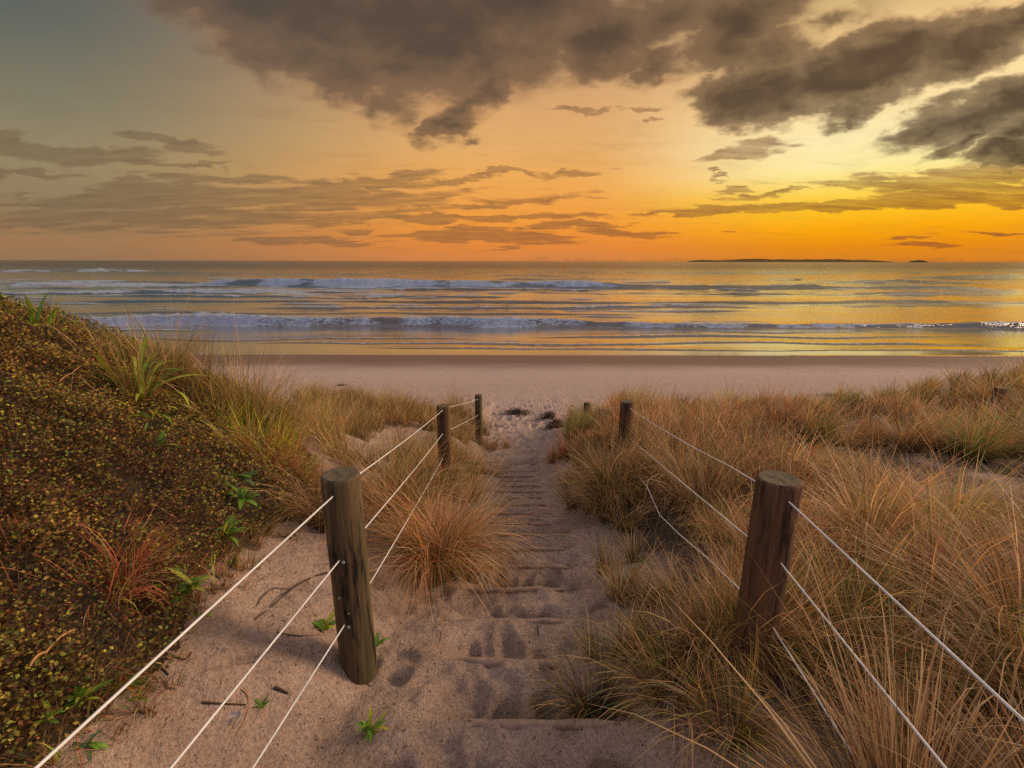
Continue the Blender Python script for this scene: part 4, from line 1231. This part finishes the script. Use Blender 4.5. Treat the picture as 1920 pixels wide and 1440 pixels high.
weed(155, 1330, 'green weed leaves among dark shrubs at the lower left corner', 14, .06, ('green', 'yellow'), on_mound=True, lift=.03)
weed(165, 1400, 'single limp grey-green weed on the sand at the bottom left', 6, .05, ('teal', 'green'), up=(-.3, .6))
weed(492, 1328, 'faint tuft of green moss-like weed between the middle and lowest left wires', 14, .03, ('green',))
weed(95, 1365, 'pale round-leaved weed at the very bottom left among the shrubs', 7, .045, ('yellow', 'green'), on_mound=True, lift=.03)
weed(262, 745, 'tall yellow-green reed clump in the middle of the shrub mound', 20, .42, ('reed', 'reed', 'reedg'), up=(.5, 1.45), name='reed_clump', cat='reed', on_mound=True)
weed(285, 790, 'thin second reed shoot just below the tall yellow-green reed clump', 6, .22, ('reed', 'reedg'), up=(.3, 1.3), name='reed_clump', cat='reed', on_mound=True)
weed(300, 850, 'small green shoots in the shrub mound under the reed clumps', 8, .13, ('reed', 'green'), up=(.5, 1.4), name='reed_clump', cat='reed', on_mound=True)
weed(97, 630, 'pale green shoots near the top of the mound at the left', 8, .34, ('reed', 'reedg'), up=(.9, 1.5), name='reed_clump', cat='reed', on_mound=True)
weed(110, 762, 'single shoot with an orange tip in the dark shrubs at the left', 4, .11, ('orange', 'yellow'), up=(.6, 1.4), name='reed_clump', cat='reed', on_mound=True)

# ------------------------------------------------------------------ twigs, shell, seaweed
m, n, p = new_mat('dead_twig')
tc = n.n.new('ShaderNodeTexCoord').outputs['Object']
n.put(p.inputs['Base Color'], n.mix(n.noise(tc, 40, 3), lin((48, 36, 28)), lin((78, 58, 44)))); p.inputs['Roughness'].default_value = .9
M_TWIG = m
m, n, p = new_mat('pale_straw_twig')
tc = n.n.new('ShaderNodeTexCoord').outputs['Object']
n.put(p.inputs['Base Color'], n.mix(n.noise(tc, 40, 3), lin((158, 108, 66)), lin((196, 146, 96)))); p.inputs['Roughness'].default_value = .8
M_STRAW = m


def lie(pxs, lift=0.004):
    out = []
    for q in pxs:
        g = ground_at(q[0], q[1]); g = g + np.array([0, 0, lift + (q[2] if len(q) > 2 else 0)]); out.append(g)
    # smooth
    res = []
    for i in range(len(out) - 1):
        for t in (0, .25, .5, .75):
            p0 = out[max(i - 1, 0)]; p1 = out[i]; p2 = out[i + 1]; p3 = out[min(i + 2, len(out) - 1)]
            res.append(0.5 * ((2 * p1) + (-p0 + p2) * t + (2 * p0 - 5 * p1 + 4 * p2 - p3) * t * t + (-p0 + 3 * p1 - 3 * p2 + p3) * t ** 3))
    res.append(out[-1])
    return res


def twig(pxs, r0, label, mat=None, lift=.004, cat='twig', name='twig'):
    pts = lie(pxs, lift); k_ = len(pts)
    return tube(name, pts, [r0 * (1 - .6 * i / k_) for i in range(k_)], mat or M_TWIG, label, cat, nseg=6)


t_ = twig([(614, 1076), (580, 1090), (545, 1110), (510, 1138), (478, 1166)], .0055, 'dark curved twig lying on the sand with one end at the front left post')
b_ = lie([(545, 1110), (515, 1108), (494, 1120), (484, 1136)])
tube('side_shoot', [q_ - np.array(t_.location) for q_ in b_], .002, M_TWIG, None, None, parent=t_, nseg=5)
twig([(515, 1293), (530, 1299), (542, 1307)], .007, 'short dark stick on the sand left of the front left post foot')
twig([(295, 1257), (306, 1262), (317, 1268)], .005, 'short dark stick beside the mound edge under the top left wire')
twig([(455, 1300), (466, 1312), (464, 1340), (444, 1382)], .0035, 'bent pale orange stalk curling beside the white shell', M_STRAW)
twig([(380, 1323), (420, 1322), (462, 1324)], .004, 'long brown stalk half buried in the sand left of the pale orange stalk')
twig([(312, 1230), (330, 1238), (348, 1238), (360, 1228)], .004, 'curled dark root loop on the sand under the top left wire')
twig([(396, 1078), (405, 1083), (415, 1089)], .005, 'tiny dark stick at the sandy edge of the mound')
twig([(1100, 1192), (1112, 1202), (1121, 1213)], .003, 'small reddish straw on the sand right of the lower steps', M_STRAW)
twig([(1008, 1176), (1010, 1195)], .004, 'tiny dark twig stuck on the sand step in front of the board')
twig([(826, 1150), (829, 1190), (822, 1215), (808, 1233)], .0025, 'thin curved straw on the sand between the front left post and the steps', M_STRAW)
twig([(520, 1190), (560, 1194), (600, 1192)], .003, 'thin brown root line on the sand left of the front left post')
for i, (q_, lb) in enumerate([([(60, 1262), (90, 1235), (140, 1190)], 'bare pale branch threading through the dark shrubs at the bottom left'),
                              ([(110, 720), (135, 700), (165, 681)], 'straight dry branch lying over the shrub mound left of the reeds'),
                              ([(165, 681), (195, 690), (225, 712)], 'bent dry branch reaching from the straight one to the reeds'),
                              ([(150, 712), (170, 730), (190, 745)], 'dry stalk lying across the shrubs below the straight branch'),
                              ([(270, 710), (340, 730), (410, 765)], 'long dry runner trailing down the shrub mound right of the reeds')]):
    pts = []
    for (a_, b2) in q_:
        d_ = ray(a_, b2); d_ = d_ / d_[1]; ys_ = np.arange(0.6, 6.5, .01)
        hs_ = mound_top(d_[0] * ys_, ys_) + .05; k_ = np.nonzero(5 + d_[2] * ys_ <= hs_)[0]
        i_ = k_[0] if len(k_) else 300; pts.append(np.array([d_[0] * ys_[i_], ys_[i_], hs_[i_]]))
    pts = span(pts[0], pts[1], -.01, 6) + span(pts[1], pts[2], -.01, 6)[1:]
    tube('dry_branch', pts, .0035, M_STRAW, lb, 'branch', nseg=5)

# shell: an open oval ring like a worn bivalve edge
g = ground_at(434, 1353)
m, n, p = new_mat('white_shell')
tc = n.n.new('ShaderNodeTexCoord').outputs['Object']
n.put(p.inputs['Base Color'], n.mix(n.rng(n.noise(tc, 60, 3), .4, .6), lin((226, 214, 200)), lin((168, 150, 140)))); p.inputs['Roughness'].default_value = .35
V = []; Q = []
NA, NB = 28, 5
for i in range(NA):
    a = 2 * math.pi * i / NA
    for j in range(NB):
        t = j / (NB - 1)
        k_ = 1 - .55 * t
        V.append((0.030 * math.cos(a) * k_, 0.019 * math.sin(a) * k_, 0.006 - .010 * t + .0012 * math.sin(9 * a) * (1 - t)))
for i in range(NA):
    for j in range(NB - 1):
        Q.append((i * NB + j, ((i + 1) % NA) * NB + j, ((i + 1) % NA) * NB + j + 1, i * NB + j + 1))
sh = mesh_np('shell', np.array(V), quads=np.array(Q), mat=m, smooth=True)
sh.location = tuple(g + np.array([0, 0, .006])); sh.rotation_euler = (.15, -.2, R(48))
tag(sh, 'small white oval shell lying on the sand by the middle left wire', 'shell')

# seaweed heaps
m, n, p = new_mat('dried_seaweed')
tc = n.n.new('ShaderNodeTexCoord').outputs['Object']
n.put(p.inputs['Base Color'], n.mix(n.noise(tc, 30, 3), lin((46, 30, 26)), lin((84, 52, 42)))); p.inputs['Roughness'].default_value = .7
M_WEEDS = m


def seaweed(px, py, lx, ly, hh, n_, label, fwd=0.0):
    g = ground_at(px, py)
    rg = np.random.default_rng(int(px + py))
    bx = g[0] + rg.normal(0, lx * .45, n_); by = g[1] + rg.normal(0, ly * .45, n_)
    k_ = np.exp(-((bx - g[0]) / lx) ** 2 - ((by - g[1]) / ly) ** 2)
    bz = height(bx, by, False) + rg.random(n_) * hh * k_
    v_, q2, t2_, c2 = blades(np.stack([bx, by, bz], -1), rg.uniform(.06, .2, n_), rg.uniform(.6, 1.7, n_), rg.uniform(0, 6.28, n_), rg.uniform(-.5, 1.6, n_), rg.uniform(.008, .022, n_), np.ones((n_, 3)), 4, rg)
    o_ = mesh_np('seaweed_heap', v_, quads=q2, tris=t2_, mat=M_WEEDS, origin=g)
    tag(o_, label, 'seaweed', 'dark seaweed washed up at the foot of the steps')


seaweed(968, 776, .42, .12, .14, 600, 'long low strip of brown seaweed beside the last left post')
seaweed(1028, 784, .26, .14, .18, 420, 'brown seaweed heap at the right end of the long strip')
seaweed(1042, 802, .28, .14, .2, 480, 'black seaweed heap nearest the steps, in the gap onto the beach')
seaweed(640, 723, .22, .07, .04, 110, 'flat scrap of seaweed on the open beach left of the path')
seaweed(672, 751, .25, .06, .03, 80, 'thin scrap of seaweed at the top of the beach behind the left tussocks')
seaweed(1570, 742, 1.0, .12, .08, 300, 'line of dark wrack on the beach behind the grass at the right')
seaweed(1680, 742, .5, .14, .10, 300, 'tangled dark wrack beyond the dune grass at the far right')

# loose litter: uncountable crumbs of leaf, shell and weed on the sand
rs = np.random.default_rng(12)
yy = np.concatenate([rs.uniform(.8, 3.4, 5200), rs.uniform(3.4, 8, 2600), rs.uniform(8, 14, 1000), rs.uniform(14, 21, 600)])
xx = np.concatenate([rs.uniform(-1.5, 1.1, 5200), rs.normal(.1, .4, 2600), rs.normal(.3, 1.4, 1000), rs.uniform(-14, 16, 600)])
nn = len(xx)
ok = ~((yy < 6) & (in_mound(xx, yy) > -.05))
xx, yy = xx[ok], yy[ok]; nn = len(xx)
zz = height(xx, yy, True)
ll = rs.uniform(.006, .03, nn) * (.6 + .18 * yy); ww = rs.uniform(.0015, .005, nn) * (.7 + .22 * yy)
v_, q2, t2_, c2 = blades(np.stack([xx, yy, zz + .002], -1), ll, rs.uniform(1.25, 1.6, nn), rs.uniform(0, 6.28, nn), rs.uniform(-.2, .1, nn), ww,
                         np.array([lin(c_) for c_ in [(70, 52, 42), (54, 42, 36), (120, 84, 58), (150, 112, 78), (60, 48, 40)]])[rs.integers(0, 5, nn)], 2, rs, tipgain=1, rootgain=1)
o = mesh_np('sand_litter', v_, quads=q2, tris=t2_, cols=c2, mat=M_LEAF)
tag(o, 'scattered crumbs of twig, leaf and seaweed over the sand', 'debris', kind='stuff')
